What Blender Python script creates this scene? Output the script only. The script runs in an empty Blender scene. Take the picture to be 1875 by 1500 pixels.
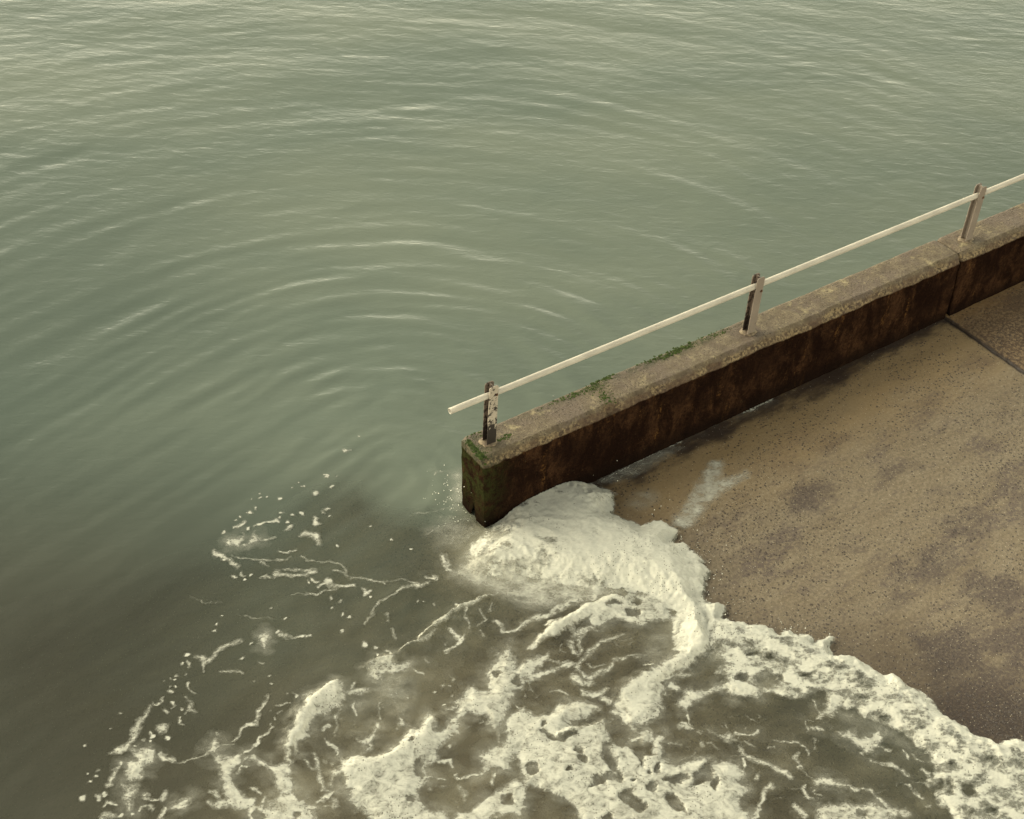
import bpy, bmesh, math, random
import numpy as np
from mathutils import Vector, Matrix

random.seed(7)
rng = np.random.default_rng(7)
scene = bpy.context.scene
COL = scene.collection

# ------------------------------------------------------------------ camera, sky, sun, exposure
CAM_H = 7.85
FPX = 2716.35
PITCH, ROLL = math.radians(39.232), math.radians(3.4035)
_c, _s = math.cos(ROLL), math.sin(ROLL)
_fwd = np.array([0, math.cos(PITCH), -math.sin(PITCH)])
_up = np.array([0, math.sin(PITCH), math.cos(PITCH)])
_rt = np.array([1.0, 0, 0])
CR = np.array([_c * _rt + _s * _up, -_s * _rt + _c * _up, _fwd])
cam_data = bpy.data.cameras.new('camera')
cam = bpy.data.objects.new('camera', cam_data)
COL.objects.link(cam)
cam_data.sensor_width = 36.0
cam_data.lens = FPX / 1875 * 36.0
cam_data.clip_start, cam_data.clip_end = 0.05, 12000
M = Matrix.Identity(4)
for i in range(3):
    M[i][0], M[i][1], M[i][2] = CR[0][i], CR[1][i], -CR[2][i]
M[2][3] = CAM_H
cam.matrix_world = M
scene.camera = cam

SUN_EL, SUN_AZ = math.radians(42), math.radians(-68)
world = bpy.data.worlds.new('World')
scene.world = world
world.use_nodes = True
wn, wl = world.node_tree.nodes, world.node_tree.links
wn.clear()
sky = wn.new('ShaderNodeTexSky')
sky.sky_type = 'NISHITA'
sky.sun_disc = False
sky.sun_elevation = SUN_EL
sky.sun_rotation = SUN_AZ
sky.air_density, sky.dust_density, sky.ozone_density = 1.0, 2.5, 1.0
hs = wn.new('ShaderNodeHueSaturation')
hs.inputs['Saturation'].default_value = 0.25
tint = wn.new('ShaderNodeMix'); tint.data_type = 'RGBA'; tint.blend_type = 'MULTIPLY'
tint.inputs[0].default_value = 1.0
tint.inputs[7].default_value = (1.0, 0.96, 0.74, 1)
bg = wn.new('ShaderNodeBackground'); bg.inputs['Strength'].default_value = 0.10
wo = wn.new('ShaderNodeOutputWorld')
# bright band of open sky under the cloud deck, all round the horizon
wtc = wn.new('ShaderNodeTexCoord'); wsx = wn.new('ShaderNodeSeparateXYZ'); wmr = wn.new('ShaderNodeMapRange')
wmr.interpolation_type = 'SMOOTHSTEP'
for k_, v_ in (('From Min', 0.08), ('From Max', 0.51), ('To Min', 7.6), ('To Max', 1.0)): wmr.inputs[k_].default_value = v_
band = wn.new('ShaderNodeVectorMath'); band.operation = 'SCALE'
wl.new(wtc.outputs['Generated'], wsx.inputs[0]); wl.new(wsx.outputs[2], wmr.inputs['Value'])
wl.new(sky.outputs[0], hs.inputs['Color']); wl.new(hs.outputs[0], band.inputs[0]); wl.new(wmr.outputs['Result'], band.inputs['Scale'])
warm = wn.new('ShaderNodeMix'); warm.data_type = 'RGBA'; warm.blend_type = 'MIX'
wm2 = wn.new('ShaderNodeMapRange'); wm2.interpolation_type = 'SMOOTHSTEP'
for k_, v_ in (('From Min', 0.08), ('From Max', 0.50), ('To Min', 1.0), ('To Max', 0.0)): wm2.inputs[k_].default_value = v_
wl.new(wsx.outputs[2], wm2.inputs['Value']); wl.new(wm2.outputs['Result'], warm.inputs[0])
warm.inputs[6].default_value = (1.0, 0.96, 0.75, 1); warm.inputs[7].default_value = (1.0, 0.855, 0.575, 1)
wl.new(warm.outputs[2], tint.inputs[7])
wl.new(band.outputs[0], tint.inputs[6])
wl.new(tint.outputs[2], bg.inputs['Color']); wl.new(bg.outputs[0], wo.inputs['Surface'])

sd = bpy.data.lights.new('sun', 'SUN')
sd.energy = 1.5
sd.angle = math.radians(32)
sd.color = (1.0, 0.92, 0.70)
sun = bpy.data.objects.new('sun', sd)
COL.objects.link(sun)
_S = Vector((math.sin(SUN_AZ) * math.cos(SUN_EL), math.cos(SUN_AZ) * math.cos(SUN_EL), math.sin(SUN_EL)))
sun.rotation_euler = (-_S).to_track_quat('-Z', 'Y').to_euler()
sun.location = _S * 60

scene.view_settings.view_transform = 'Standard'
scene.view_settings.look = 'None'
scene.view_settings.gamma = 1.0
scene.view_settings.use_curve_mapping = False
scene.view_settings.exposure = 0.8
scene.render.engine = 'CYCLES'
scene.cycles.max_bounces = 6
scene.cycles.transparent_max_bounces = 16

# ------------------------------------------------------------------ geometry of the place
PHI = math.radians(35.4745)
UH = np.array([math.cos(PHI), math.sin(PHI)])          # along the wall, up the slipway
VH = np.array([math.sin(PHI), -math.cos(PHI)])         # across the slipway, away from the wall
O2 = np.array([-0.15587, 8.36349])                     # below the first rail post
RAIL_Z, WALL_Z, SLOPE_T = 1.1517, 0.7005, 0.04005      # heights at the first post and slope of the wall top
BASE_Z, SLOPE_R = -0.0232, 0.05256                     # slipway surface
B_BACK, B_FRONT = -0.148, 0.1725
A_END, A_JOINT = -0.150, 4.786

def loc(a, b, z):
    p = O2 + UH * a + VH * b
    return (p[0], p[1], z)

def ab(x, y):
    dx, dy = x - O2[0], y - O2[1]
    return dx * UH[0] + dy * UH[1], dx * VH[0] + dy * VH[1]

# ------------------------------------------------------------------ noise (numpy)
_perm = rng.permutation(1024)
_ang = rng.random(1024) * 2 * math.pi
_gx, _gy = np.cos(_ang), np.sin(_ang)
def perlin(x, y, seed=0):
    xi, yi = np.floor(x).astype(np.int64), np.floor(y).astype(np.int64)
    xf, yf = x - xi, y - yi
    u = xf * xf * xf * (xf * (xf * 6 - 15) + 10); v = yf * yf * yf * (yf * (yf * 6 - 15) + 10)
    def g(ix, iy, fx, fy):
        h = _perm[(_perm[(ix + seed * 57) & 1023] + iy + seed * 13) & 1023]
        return _gx[h] * fx + _gy[h] * fy
    n00, n10 = g(xi, yi, xf, yf), g(xi + 1, yi, xf - 1, yf)
    n01, n11 = g(xi, yi + 1, xf, yf - 1), g(xi + 1, yi + 1, xf - 1, yf - 1)
    return (n00 * (1 - u) + n10 * u) * (1 - v) + (n01 * (1 - u) + n11 * u) * v * 1.0
def fbm(x, y, octaves=4, seed=0, gain=.5):
    s, amp = 0, 1.0
    for o in range(octaves):
        s = s + amp * perlin(x * 2 ** o, y * 2 ** o, seed + o)
        amp *= gain
    return s
def cells(x, y, seed=0):
    """distance to the nearest and second nearest scattered point"""
    xi, yi = np.floor(x).astype(np.int64), np.floor(y).astype(np.int64)
    d1 = np.full(x.shape, 9.0); d2 = d1.copy()
    for i in (-1, 0, 1):
        for j in (-1, 0, 1):
            h = _perm[(_perm[(xi + i + seed * 31) & 1023] + yi + j) & 1023]
            px = xi + i + (h * 0.6180339) % 1; py = yi + j + (h * 0.7548777) % 1
            d = np.hypot(px - x, py - y)
            n = d < d1
            d2 = np.where(n, d1, np.minimum(d2, d)); d1 = np.where(n, d, d1)
    return d1, d2
def smooth(e0, e1, x):
    t = np.clip((x - e0) / (e1 - e0), 0, 1)
    return t * t * (3 - 2 * t)

# ------------------------------------------------------------------ mesh helpers
def link(name, me, mat=None, parent=None):
    o = bpy.data.objects.new(name, me)
    COL.objects.link(o)
    if mat: me.materials.append(mat)
    if parent: o.parent = parent
    return o
def grid_mesh(name, X, Y, Z, keep=None, attrs=None, smooth_shade=True):
    """a height field; keep is a per-cell mask"""
    ny, nx = X.shape
    idx = np.arange(nx * ny).reshape(ny, nx)
    q = np.stack([idx[:-1, :-1], idx[:-1, 1:], idx[1:, 1:], idx[1:, :-1]], -1)
    q = q[keep] if keep is not None else q.reshape(-1, 4)
    used = np.zeros(nx * ny, bool); used[q.ravel()] = True
    remap = np.cumsum(used) - 1
    q = remap[q]
    co = np.stack([X.ravel(), Y.ravel(), Z.ravel()], -1)[used]
    me = bpy.data.meshes.new(name)
    me.vertices.add(len(co)); me.vertices.foreach_set('co', co.astype(np.float32).ravel())
    me.loops.add(q.size); me.loops.foreach_set('vertex_index', q.astype(np.int32).ravel())
    me.polygons.add(len(q)); me.polygons.foreach_set('loop_start', np.arange(0, q.size, 4, dtype=np.int32))
    me.polygons.foreach_set('loop_total', np.full(len(q), 4, np.int32))
    me.polygons.foreach_set('use_smooth', np.full(len(q), smooth_shade, bool))
    me.update(calc_edges=True)
    for k, v in (attrs or {}).items():
        if v.ndim == 3:
            a = me.attributes.new(k, 'FLOAT_VECTOR', 'POINT')
            a.data.foreach_set('vector', v.reshape(-1, 3)[used].astype(np.float32).ravel())
        else:
            a = me.attributes.new(k, 'FLOAT', 'POINT')
            a.data.foreach_set('value', v.ravel()[used].astype(np.float32))
    return me

# ------------------------------------------------------------------ node helper
class Nodes:
    def __init__(self, name):
        self.m = bpy.data.materials.new(name); self.m.use_nodes = True
        self.t = self.m.node_tree; self.t.nodes.clear()
        self.out = self.t.nodes.new('ShaderNodeOutputMaterial')
    def n(self, kind, **kw):
        nd = self.t.nodes.new('ShaderNode' + kind)
        for k, v in kw.items(): setattr(nd, k, v)
        return nd
    def put(self, sock, v):
        if isinstance(v, bpy.types.NodeSocket): self.t.links.new(v, sock)
        elif v is not None: sock.default_value = v
    def attr(self, name, out='Fac'):
        a = self.n('Attribute'); a.attribute_name = name
        return a.outputs[out]
    def mapped(self, vec, scale):
        mp = self.n('Mapping'); self.put(mp.inputs['Vector'], vec); mp.inputs['Scale'].default_value = scale
        return mp.outputs[0]
    def noise(self, vec, scale, detail=4, rough=.55, dist=0.0, color=False):
        a = self.n('TexNoise'); self.put(a.inputs['Vector'], vec)
        a.inputs['Scale'].default_value = scale; a.inputs['Detail'].default_value = detail
        a.inputs['Roughness'].default_value = rough; a.inputs['Distortion'].default_value = dist
        return a.outputs['Color' if color else 'Fac']
    def voro(self, vec, scale, feature='F1', out='Distance', rand=1.0):
        a = self.n('TexVoronoi'); a.feature = feature; self.put(a.inputs['Vector'], vec)
        a.inputs['Scale'].default_value = scale; a.inputs['Randomness'].default_value = rand
        return a.outputs[out]
    def math(self, op, a, b=None, c=None, clamp=False):
        m = self.n('Math', operation=op); m.use_clamp = clamp
        for i, v in enumerate((a, b, c)):
            if v is not None: self.put(m.inputs[i], v)
        return m.outputs[0]
    def ramp(self, v, e0, e1, lo=0.0, hi=1.0):
        m = self.n('MapRange'); m.interpolation_type = 'SMOOTHSTEP'
        self.put(m.inputs['Value'], v)
        for k, val in zip(('From Min', 'From Max', 'To Min', 'To Max'), (e0, e1, lo, hi)): self.put(m.inputs[k], val)
        return m.outputs['Result']
    def mix(self, f, a, b, mode='MIX'):
        m = self.n('Mix', data_type='RGBA', blend_type=mode)
        self.put(m.inputs[0], f)
        for s, v in ((m.inputs[6], a), (m.inputs[7], b)):
            self.put(s, (*v, 1) if isinstance(v, tuple) and len(v) == 3 else v)
        return m.outputs[2]
    def bump(self, h, strength, dist, normal=None):
        b = self.n('Bump'); b.inputs['Strength'].default_value = strength; b.inputs['Distance'].default_value = dist
        self.put(b.inputs['Height'], h)
        if normal is not None: self.put(b.inputs['Normal'], normal)
        return b.outputs[0]
    def principled(self, color, rough=.6, normal=None, spec=.5, alpha=None, metallic=0.0):
        p = self.n('BsdfPrincipled')
        self.put(p.inputs['Base Color'], (*color, 1) if isinstance(color, tuple) else color)
        self.put(p.inputs['Roughness'], rough); self.put(p.inputs['Specular IOR Level'], spec)
        self.put(p.inputs['Metallic'], metallic)
        if normal is not None: self.put(p.inputs['Normal'], normal)
        if alpha is not None: self.put(p.inputs['Alpha'], alpha)
        return p.outputs[0]
    def done(self, shader):
        self.t.links.new(shader, self.out.inputs['Surface'])
        return self.m

# ------------------------------------------------------------------ materials
def mat_concrete_ramp(name, upper=False):
    N = Nodes(name)
    v = N.attr('loc', 'Vector')                       # metres along / across / up
    stretched = N.mapped(v, (.35, 1.0, 1.0))          # streaks run down the slope
    big = N.noise(stretched, 1.3, 5, .6)
    mid = N.noise(stretched, 5.5, 5, .62)
    fine = N.noise(v, 70, 3, .6)
    base = N.mix(N.ramp(mid, .3, .72), (.142, .112, .070), (.186, .154, .104))
    fine2 = N.noise(v, 38, 4, .72)
    base = N.mix(N.ramp(fine2, .42, .62), N.mix(.30, base, (.070, .050, .032)), N.mix(.22, base, (.30, .25, .18)))
    base = N.mix(N.ramp(fine2, .38, .60, .92, .15), base, (.050, .034, .024)) if upper else N.mix(N.math('MULTIPLY', N.ramp(fine, .50, .68), .40), base, (.12, .085, .05))
    purple = N.math('MULTIPLY', N.ramp(N.noise(N.mapped(v, (.45, 1, 1)), 2.1, 6, .66, .3), .52, .63), N.ramp(N.noise(v, 30, 4, .75), .36, .58))
    base = N.mix(N.math('MULTIPLY', purple, .80 if not upper else .95), base, (.070, .052, .046))
    sto = N.math('ADD', N.attr('stain'), N.math('MULTIPLY', N.math('SUBTRACT', N.noise(N.mapped(v, (.5, 1, 1)), 9, 6, .74, .3), .5), 1.5))
    sto = N.math('MULTIPLY', N.ramp(sto, .30, .85), N.ramp(N.noise(v, 46, 4, .75), .30, .56))
    base = N.mix(N.math('MULTIPLY', sto, .85), base, (.046, .033, .031))
    blot = N.noise(N.mapped(v, (.6, 1, 1)), 11, 5, .7)
    base = N.mix(N.ramp(blot, .54, .68, 0, .55), base, (.085, .064, .050))
    # pale scuffs
    pale = N.math('MULTIPLY', N.ramp(N.noise(stretched, 3.1, 4, .6, .4), .60, .76), N.ramp(N.noise(v, 30, 3), .45, .7))
    base = N.mix(N.math('MULTIPLY', pale, .55), base, (.36, .31, .24))
    # dark algae and rust along the foot of the wall, attribute gives distance from it
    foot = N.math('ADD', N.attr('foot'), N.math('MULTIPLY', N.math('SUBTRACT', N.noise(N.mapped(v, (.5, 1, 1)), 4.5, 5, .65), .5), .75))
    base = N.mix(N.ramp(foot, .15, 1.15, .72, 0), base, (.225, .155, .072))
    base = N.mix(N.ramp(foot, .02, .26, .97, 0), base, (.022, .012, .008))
    base = N.mix(N.ramp(N.attr('seam'), .001, .022, .95, 0), base, (.020, .013, .010))
    # exposed dark aggregate: two sizes of small pits
    p1 = N.voro(v, 34); c1 = N.n('TexVoronoi'); N.put(c1.inputs['Vector'], v); c1.inputs['Scale'].default_value = 34
    sep = N.n('SeparateColor'); N.put(sep.inputs[0], c1.outputs['Color'])
    dens = N.ramp(N.noise(stretched, 2.4, 5, .65), .38, .62, .16, .95)
    r1 = N.math('MULTIPLY', N.ramp(p1, .20, .34, 1, 0), N.math('LESS_THAN', sep.outputs[0], N.math('ADD', dens, N.math('MULTIPLY', N.attr('wet'), .5))))
    p2v = N.mapped(v, (1, 1, 1)); c2 = N.n('TexVoronoi'); N.put(c2.inputs['Vector'], p2v); c2.inputs['Scale'].default_value = 75
    sep2 = N.n('SeparateColor'); N.put(sep2.inputs[0], c2.outputs['Color'])
    r2 = N.math('MULTIPLY', N.ramp(c2.outputs['Distance'], .2, .36, 1, 0), N.math('LESS_THAN', sep2.outputs[1], N.math('MULTIPLY', dens, .75)))
    # weed-darkened where the tide keeps it wet
    wet = N.attr('wet')
    damp = N.math('MULTIPLY', wet, N.math('SUBTRACT', 1.0, N.attr('deepwet')))
    base = N.mix(N.math('MULTIPLY', damp, .80), base, N.mix(1.0, base, (.38, .34, .33), 'MULTIPLY'))
    base = N.mix(N.math('MULTIPLY', N.attr('deepwet'), .72), base, N.mix(N.ramp(mid, .35, .7), (.105, .080, .048), (.190, .148, .088)))
    pits = N.math('MAXIMUM', r1, r2)
    pits = N.math('MULTIPLY', pits, N.ramp(N.attr('deepwet'), 0, 1, 1, .35))
    base = N.mix(N.math('MULTIPLY', pits, .88), base, (.030, .020, .014))
    pale_speck = N.math('MULTIPLY', N.ramp(c2.outputs['Distance'], .12, .22, 1, 0), N.math('GREATER_THAN', sep2.outputs[2], .975))  # scattered pale specks in the slab colour
    base = N.mix(pale_speck, base, (.52, .47, .36))
    if upper: base = N.mix(1.0, base, (1.0, .86, .70), 'MULTIPLY')
    hgt = N.math('SUBTRACT', N.math('ADD', N.math('MULTIPLY', fine, .5), N.math('MULTIPLY', mid, .7)), N.math('MULTIPLY', pits, .7))
    nrm = N.bump(N.math('ADD', hgt, N.math('MULTIPLY', fine2, .5)), .6 if not upper else .95, .010)
    return N.done(N.principled(base, N.math('SUBTRACT', N.ramp(big, .3, .7, .62, .48), N.math('MULTIPLY', wet, .22)), nrm, .45))

def mat_wall():
    N = Nodes('weathered_wall_concrete')
    v = N.attr('loc', 'Vector')                       # along / across / height below the top (negative)
    sx = N.n('SeparateXYZ'); N.put(sx.inputs[0], v)
    h = sx.outputs[2]
    big = N.noise(v, 2.3, 4, .6); mid = N.noise(v, 9, 5, .65); fine = N.noise(v, 55, 4, .65)
    top = N.mix(N.ramp(mid, .32, .68), (.070, .053, .034), (.180, .147, .092))
    top = N.mix(N.math('MULTIPLY', N.ramp(big, .44, .60), .80), top, (.105, .080, .066))
    top = N.mix(N.math('MULTIPLY', N.ramp(fine, .42, .60, 1, 0), .62), top, (.075, .055, .033))
    c1 = N.n('TexVoronoi'); N.put(c1.inputs['Vector'], v); c1.inputs['Scale'].default_value = 60
    s1 = N.n('SeparateColor'); N.put(s1.inputs[0], c1.outputs['Color'])
    speck = N.math('MULTIPLY', N.ramp(c1.outputs['Distance'], .22, .38, 1, 0), N.math('LESS_THAN', s1.outputs[0], N.ramp(mid, .3, .7, .10, .50)))
    top = N.mix(N.math('MULTIPLY', speck, .85), top, (.030, .022, .014))
    lichen = N.math('MULTIPLY', N.ramp(N.noise(v, 6, 5, .7), .56, .70), .65)
    top = N.mix(lichen, top, (.30, .255, .145))
    # chamfered arris: browner and rougher
    arris = N.ramp(h, -.012, -.040)
    edge = N.mix(N.ramp(N.noise(v, 38, 4, .7), .40, .62), (.040, .024, .013), (.270, .205, .110))
    edge = N.mix(N.ramp(N.noise(v, 4.0, 5, .65), .42, .58, 0, .80), edge, (.060, .032, .018))
    col = N.mix(N.math('MULTIPLY', arris, .85), top, edge)
    # weed-black face with rust streaks that run down
    streak = N.noise(N.mapped(v, (5, 5, 2.2)), 1.5, 6, .72, .5)
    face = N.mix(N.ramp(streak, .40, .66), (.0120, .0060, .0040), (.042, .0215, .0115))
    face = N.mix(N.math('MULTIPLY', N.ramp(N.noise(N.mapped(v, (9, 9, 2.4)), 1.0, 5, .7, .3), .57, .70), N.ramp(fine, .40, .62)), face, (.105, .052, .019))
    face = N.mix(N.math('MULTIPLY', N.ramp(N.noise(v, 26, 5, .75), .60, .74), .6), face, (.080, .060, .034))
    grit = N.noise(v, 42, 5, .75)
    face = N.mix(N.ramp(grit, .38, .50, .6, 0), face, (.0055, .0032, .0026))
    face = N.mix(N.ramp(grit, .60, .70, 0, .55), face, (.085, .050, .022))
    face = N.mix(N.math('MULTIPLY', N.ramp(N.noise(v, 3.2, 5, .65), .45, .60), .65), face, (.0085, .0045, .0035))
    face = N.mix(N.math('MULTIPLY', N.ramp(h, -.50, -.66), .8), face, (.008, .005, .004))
    line = N.math('ADD', h, N.math('ADD', N.math('MULTIPLY', N.math('SUBTRACT', mid, .5), .045), N.math('MULTIPLY', N.math('SUBTRACT', N.noise(v, 1.7, 3), .5), .05)))
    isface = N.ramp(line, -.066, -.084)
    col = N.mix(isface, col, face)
    # green algae at the seaward end
    al = N.math('MULTIPLY', N.attr('algae'), N.ramp(N.noise(v, 17, 5, .7), .36, .58))
    col = N.mix(al, col, N.mix(fine, (.014, .017, .007), (.034, .040, .013)))
    hgt = N.math('ADD', N.math('MULTIPLY', fine, .8), N.math('SUBTRACT', N.math('MULTIPLY', mid, .8), N.math('MULTIPLY', speck, .5)))
    nrm = N.bump(N.math('ADD', hgt, N.math('MULTIPLY', grit, .6)), .9, .016)
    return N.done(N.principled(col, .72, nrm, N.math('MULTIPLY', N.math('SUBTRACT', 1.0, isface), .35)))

def mat_water():
    N = Nodes('milky_sea_water')
    g = N.n('NewGeometry'); pos = g.outputs['Position']
    drift = N.noise(N.mapped(pos, (.5, 1, 1)), .55, 3, .55)
    body = N.mix(N.ramp(drift, .3, .7), (.102, .126, .103), (.128, .150, .120))
    body = N.mix(N.attr('vignette_deep'), body, (.062, .082, .068))
    body = N.mix(N.attr('murk'), body, (.125, .114, .083))
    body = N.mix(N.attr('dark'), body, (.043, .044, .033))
    body = N.mix(N.attr('aer'), body, (.38, .36, .265))
    r1 = N.noise(N.mapped(pos, (.45, 1.0, 1.0)), 9, 3, .55, .3)
    r2 = N.noise(N.mapped(pos, (.55, 1.0, 1.0)), 30, 2, .5, .2)
    hh = N.math('ADD', N.math('MULTIPLY', r1, 1.0), N.math('MULTIPLY', r2, .22))
    nrm = N.bump(hh, .32, .020)
    dif = N.n('BsdfDiffuse'); N.put(dif.inputs['Color'], body); N.put(dif.inputs['Normal'], nrm)
    tr = N.n('BsdfTransparent'); tr.inputs['Color'].default_value = (.93, .95, .86, 1)
    mx = N.n('MixShader'); N.put(mx.inputs[0], N.attr('opac')); N.t.links.new(tr.outputs[0], mx.inputs[1]); N.t.links.new(dif.outputs[0], mx.inputs[2])
    gl = N.n('BsdfGlossy'); gl.inputs['Roughness'].default_value = .13; N.put(gl.inputs['Normal'], nrm)
    fr = N.n('Fresnel'); fr.inputs['IOR'].default_value = 1.333; N.put(fr.inputs['Normal'], nrm)
    m2 = N.n('MixShader'); N.put(m2.inputs[0], fr.outputs[0]); N.t.links.new(mx.outputs[0], m2.inputs[1]); N.t.links.new(gl.outputs[0], m2.inputs[2])
    return N.done(m2.outputs[0])

def mat_foam():
    N = Nodes('sea_foam')
    g = N.n('NewGeometry'); pos = g.outputs['Position']
    a = N.attr('dens')
    flow = N.mapped(pos, (.8, 1.0, 1.0))
    n0 = N.noise(flow, 13, 5, .68, 1.2); n1 = N.noise(pos, 95, 3, .65); n2 = N.noise(flow, 36, 5, .70, .9)
    cell = N.voro(N.mapped(pos, (.8, 1, 1)), 26, 'DISTANCE_TO_EDGE')
    bub = N.n('TexVoronoi'); N.put(bub.inputs['Vector'], pos); bub.inputs['Scale'].default_value = 62
    sc = N.n('SeparateColor'); N.put(sc.inputs[0], bub.outputs['Color'])
    patch = N.ramp(N.noise(pos, 3.5, 3), .46, .60, 0, .42)
    pin = N.math('MULTIPLY', N.ramp(bub.outputs['Distance'], .20, .36, 1, 0), N.math('LESS_THAN', sc.outputs[0], patch))
    # bubbles break the film open where it is thin: cell walls survive longest
    e = N.math('MULTIPLY', N.math('SUBTRACT', n0, .5), .75)
    e = N.math('ADD', e, N.math('MULTIPLY', N.math('SUBTRACT', n2, .5), .60))
    e = N.math('ADD', e, N.math('MULTIPLY', N.math('SUBTRACT', n1, .5), .15))
    e = N.math('ADD', e, N.ramp(cell, .02, .22, .05, -.05))
    k = N.math('ADD', a, N.math('MULTIPLY', e, N.ramp(a, .02, .25)))
    al = N.math('MULTIPLY', N.math('MAXIMUM', N.math('MULTIPLY', N.ramp(k, .05, .60), .42), N.ramp(k, .30, .85)), N.math('SUBTRACT', 1.0, N.math('MULTIPLY', pin, .62)))
    al = N.math('MULTIPLY', al, N.ramp(N.math('ADD', n0, N.math('MULTIPLY', N.attr('solid'), .5)), .30, .62, .50, 1.0))
    ve = N.math('MULTIPLY', N.attr('veil'), N.ramp(N.math('ADD', N.math('MULTIPLY', n2, .6), N.math('MULTIPLY', n0, .4)), .30, .66, .45, 1.1))
    al = N.math('MAXIMUM', al, ve, clamp=True)
    col = N.mix(N.ramp(n2, .3, .7), (.485, .49, .435), (.59, .595, .525))
    nrm = N.bump(N.math('ADD', N.math('MULTIPLY', n1, .4), N.math('ADD', n2, n0)), .22, .010)
    dif = N.n('BsdfDiffuse'); N.put(dif.inputs['Color'], col); N.put(dif.inputs['Normal'], nrm)
    tl = N.n('BsdfTranslucent'); N.put(tl.inputs['Color'], col)
    m0 = N.n('MixShader'); m0.inputs[0].default_value = .22; N.t.links.new(dif.outputs[0], m0.inputs[1]); N.t.links.new(tl.outputs[0], m0.inputs[2])
    tr = N.n('BsdfTransparent')
    mx = N.n('MixShader'); N.put(mx.inputs[0], al); N.t.links.new(tr.outputs[0], mx.inputs[1]); N.t.links.new(m0.outputs[0], mx.inputs[2])
    return N.done(mx.outputs[0])

def mat_paint(name, base, dirt, amount, low=0.0):
    N = Nodes(name)
    tc = N.n('TexCoord'); v = tc.outputs['Object']
    n = N.noise(v, 26, 5, .7); n2 = N.noise(v, 110, 3, .6); n3 = N.noise(v, 6, 3, .5)
    col = N.mix(N.ramp(n3, .3, .7), base, tuple(c * .82 for c in base))
    col = N.mix(N.math('MULTIPLY', N.ramp(n2, .55, .75), .35), col, tuple(c * .55 for c in base))
    f = N.math('ADD', n, amount)
    if low:
        sx = N.n('SeparateXYZ'); N.put(sx.inputs[0], v)
        f = N.math('ADD', f, N.ramp(sx.outputs[2], .30, .0, 0, low))
    col = N.mix(N.ramp(f, .60, .66), col, dirt)
    return N.done(N.principled(col, .55, N.bump(N.math('ADD', n, N.math('MULTIPLY', n2, .4)), .25, .002), .4))

def mat_plain(name, c1, c2, scale, rough=.8, spec=.3):
    N = Nodes(name)
    tc = N.n('TexCoord'); v = tc.outputs['Object']
    n = N.noise(v, scale, 4, .6)
    return N.done(N.principled(N.mix(N.ramp(n, .3, .7), c1, c2), rough, N.bump(n, .5, .01), spec))

M_WATER, M_FOAM, M_WALL = mat_water(), mat_foam(), mat_wall()
M_RAMP, M_RAMP2 = mat_concrete_ramp('slipway_concrete'), mat_concrete_ramp('upper_slab_concrete', True)
M_BED = mat_plain('seabed_silt', (.06, .055, .035), (.10, .09, .06), .6)
M_ROCK = mat_plain('wet_footing_stone', (.020, .013, .012), (.050, .034, .028), 7, .45)
M_MOSS = mat_plain('moss', (.019, .031, .009), (.048, .068, .018), 40, .9, .1)
M_RAIL = mat_paint('cream_rail_paint', (.40, .375, .32), (.14, .08, .045), -.075)
M_POST_A = mat_paint('blackened_post_paint', (.34, .30, .245), (.014, .010, .008), .075, .26)
M_POST_B = mat_paint('worn_post_paint', (.185, .155, .128), (.05, .028, .020), -.10, .14)
M_DARKWEB = mat_paint('dark_post_web', (.13, .10, .08), (.014, .009, .007), .09, .14)  # darker tone for web and back flange of the first two posts
M_COLLAR = mat_plain('grout_collar', (.10, .075, .055), (.22, .18, .12), 30)
M_RUST = mat_plain('rusted_bolt', (.05, .022, .012), (.12, .06, .03), 120, .85)
M_DROP = mat_plain('spray_water', (.62, .63, .55), (.75, .75, .66), 5, .3, .5)

# Foam layout, traced on the water surface.  Tiles give the origin and scale of the trace sheets.
TILES = {'t0': (0, 0, 1.0), 't1': (150, 1150, 4.286), 't2': (560, 1150, 4.286), 't3': (970, 1150, 4.286),
         't4': (1380, 1150, 3.788), 't5': (350, 860, 4.464), 't6': (760, 860, 4.464),
         't7': (1080, 820, 4.167), 't8': (1280, 1060, 4.412)}

FRONT = [(1080, 880), (1094, 892), (1116, 897), (1128, 906), (1126, 940), (1142, 947), (1159, 954), (1176, 966),
         (1210, 959), (1234, 969), (1246, 981), (1238, 993), (1258, 1002), (1265, 1014), (1286, 1024), (1294, 1031),
         (1284, 1038), (1306, 1048), (1301, 1060), (1289, 1067), (1298, 1073), (1291, 1086), (1289, 1096), (1294, 1106),
         (1327, 1108), (1327, 1122), (1322, 1137), (1339, 1140), (1366, 1148), (1394, 1150), (1416, 1151), (1428, 1161),
         (1436, 1155), (1448, 1151), (1455, 1162), (1479, 1167), (1489, 1173), (1489, 1182), (1507, 1176), (1516, 1169),
         (1527, 1168), (1529, 1178), (1520, 1187), (1525, 1198), (1529, 1205), (1547, 1206), (1566, 1210), (1584, 1219),
         (1590, 1228), (1604, 1232), (1620, 1241), (1634, 1244), (1647, 1253), (1661, 1266), (1686, 1272), (1699, 1287),
         (1705, 1295), (1731, 1319), (1757, 1332), (1786, 1353), (1826, 1366), (1852, 1359), (1875, 1362), (1920, 1366),
         (1980, 1395), (2060, 1420), (2160, 1480), (2300, 1540), (2500, 1640)]

MASS = [(900, 958), (896, 930), (905, 880), (1000, 840), (1080, 850)] + FRONT[:25] + [
    (1310, 1130), (1300, 1200), (1240, 1190), (1235, 1130), (1180, 1100), (1141, 1090), (1096, 1090), (1029, 1082), (962, 1064), (885, 1066),
    (856, 1048), (850, 1006), (872, 985), (894, 968)]

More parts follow.
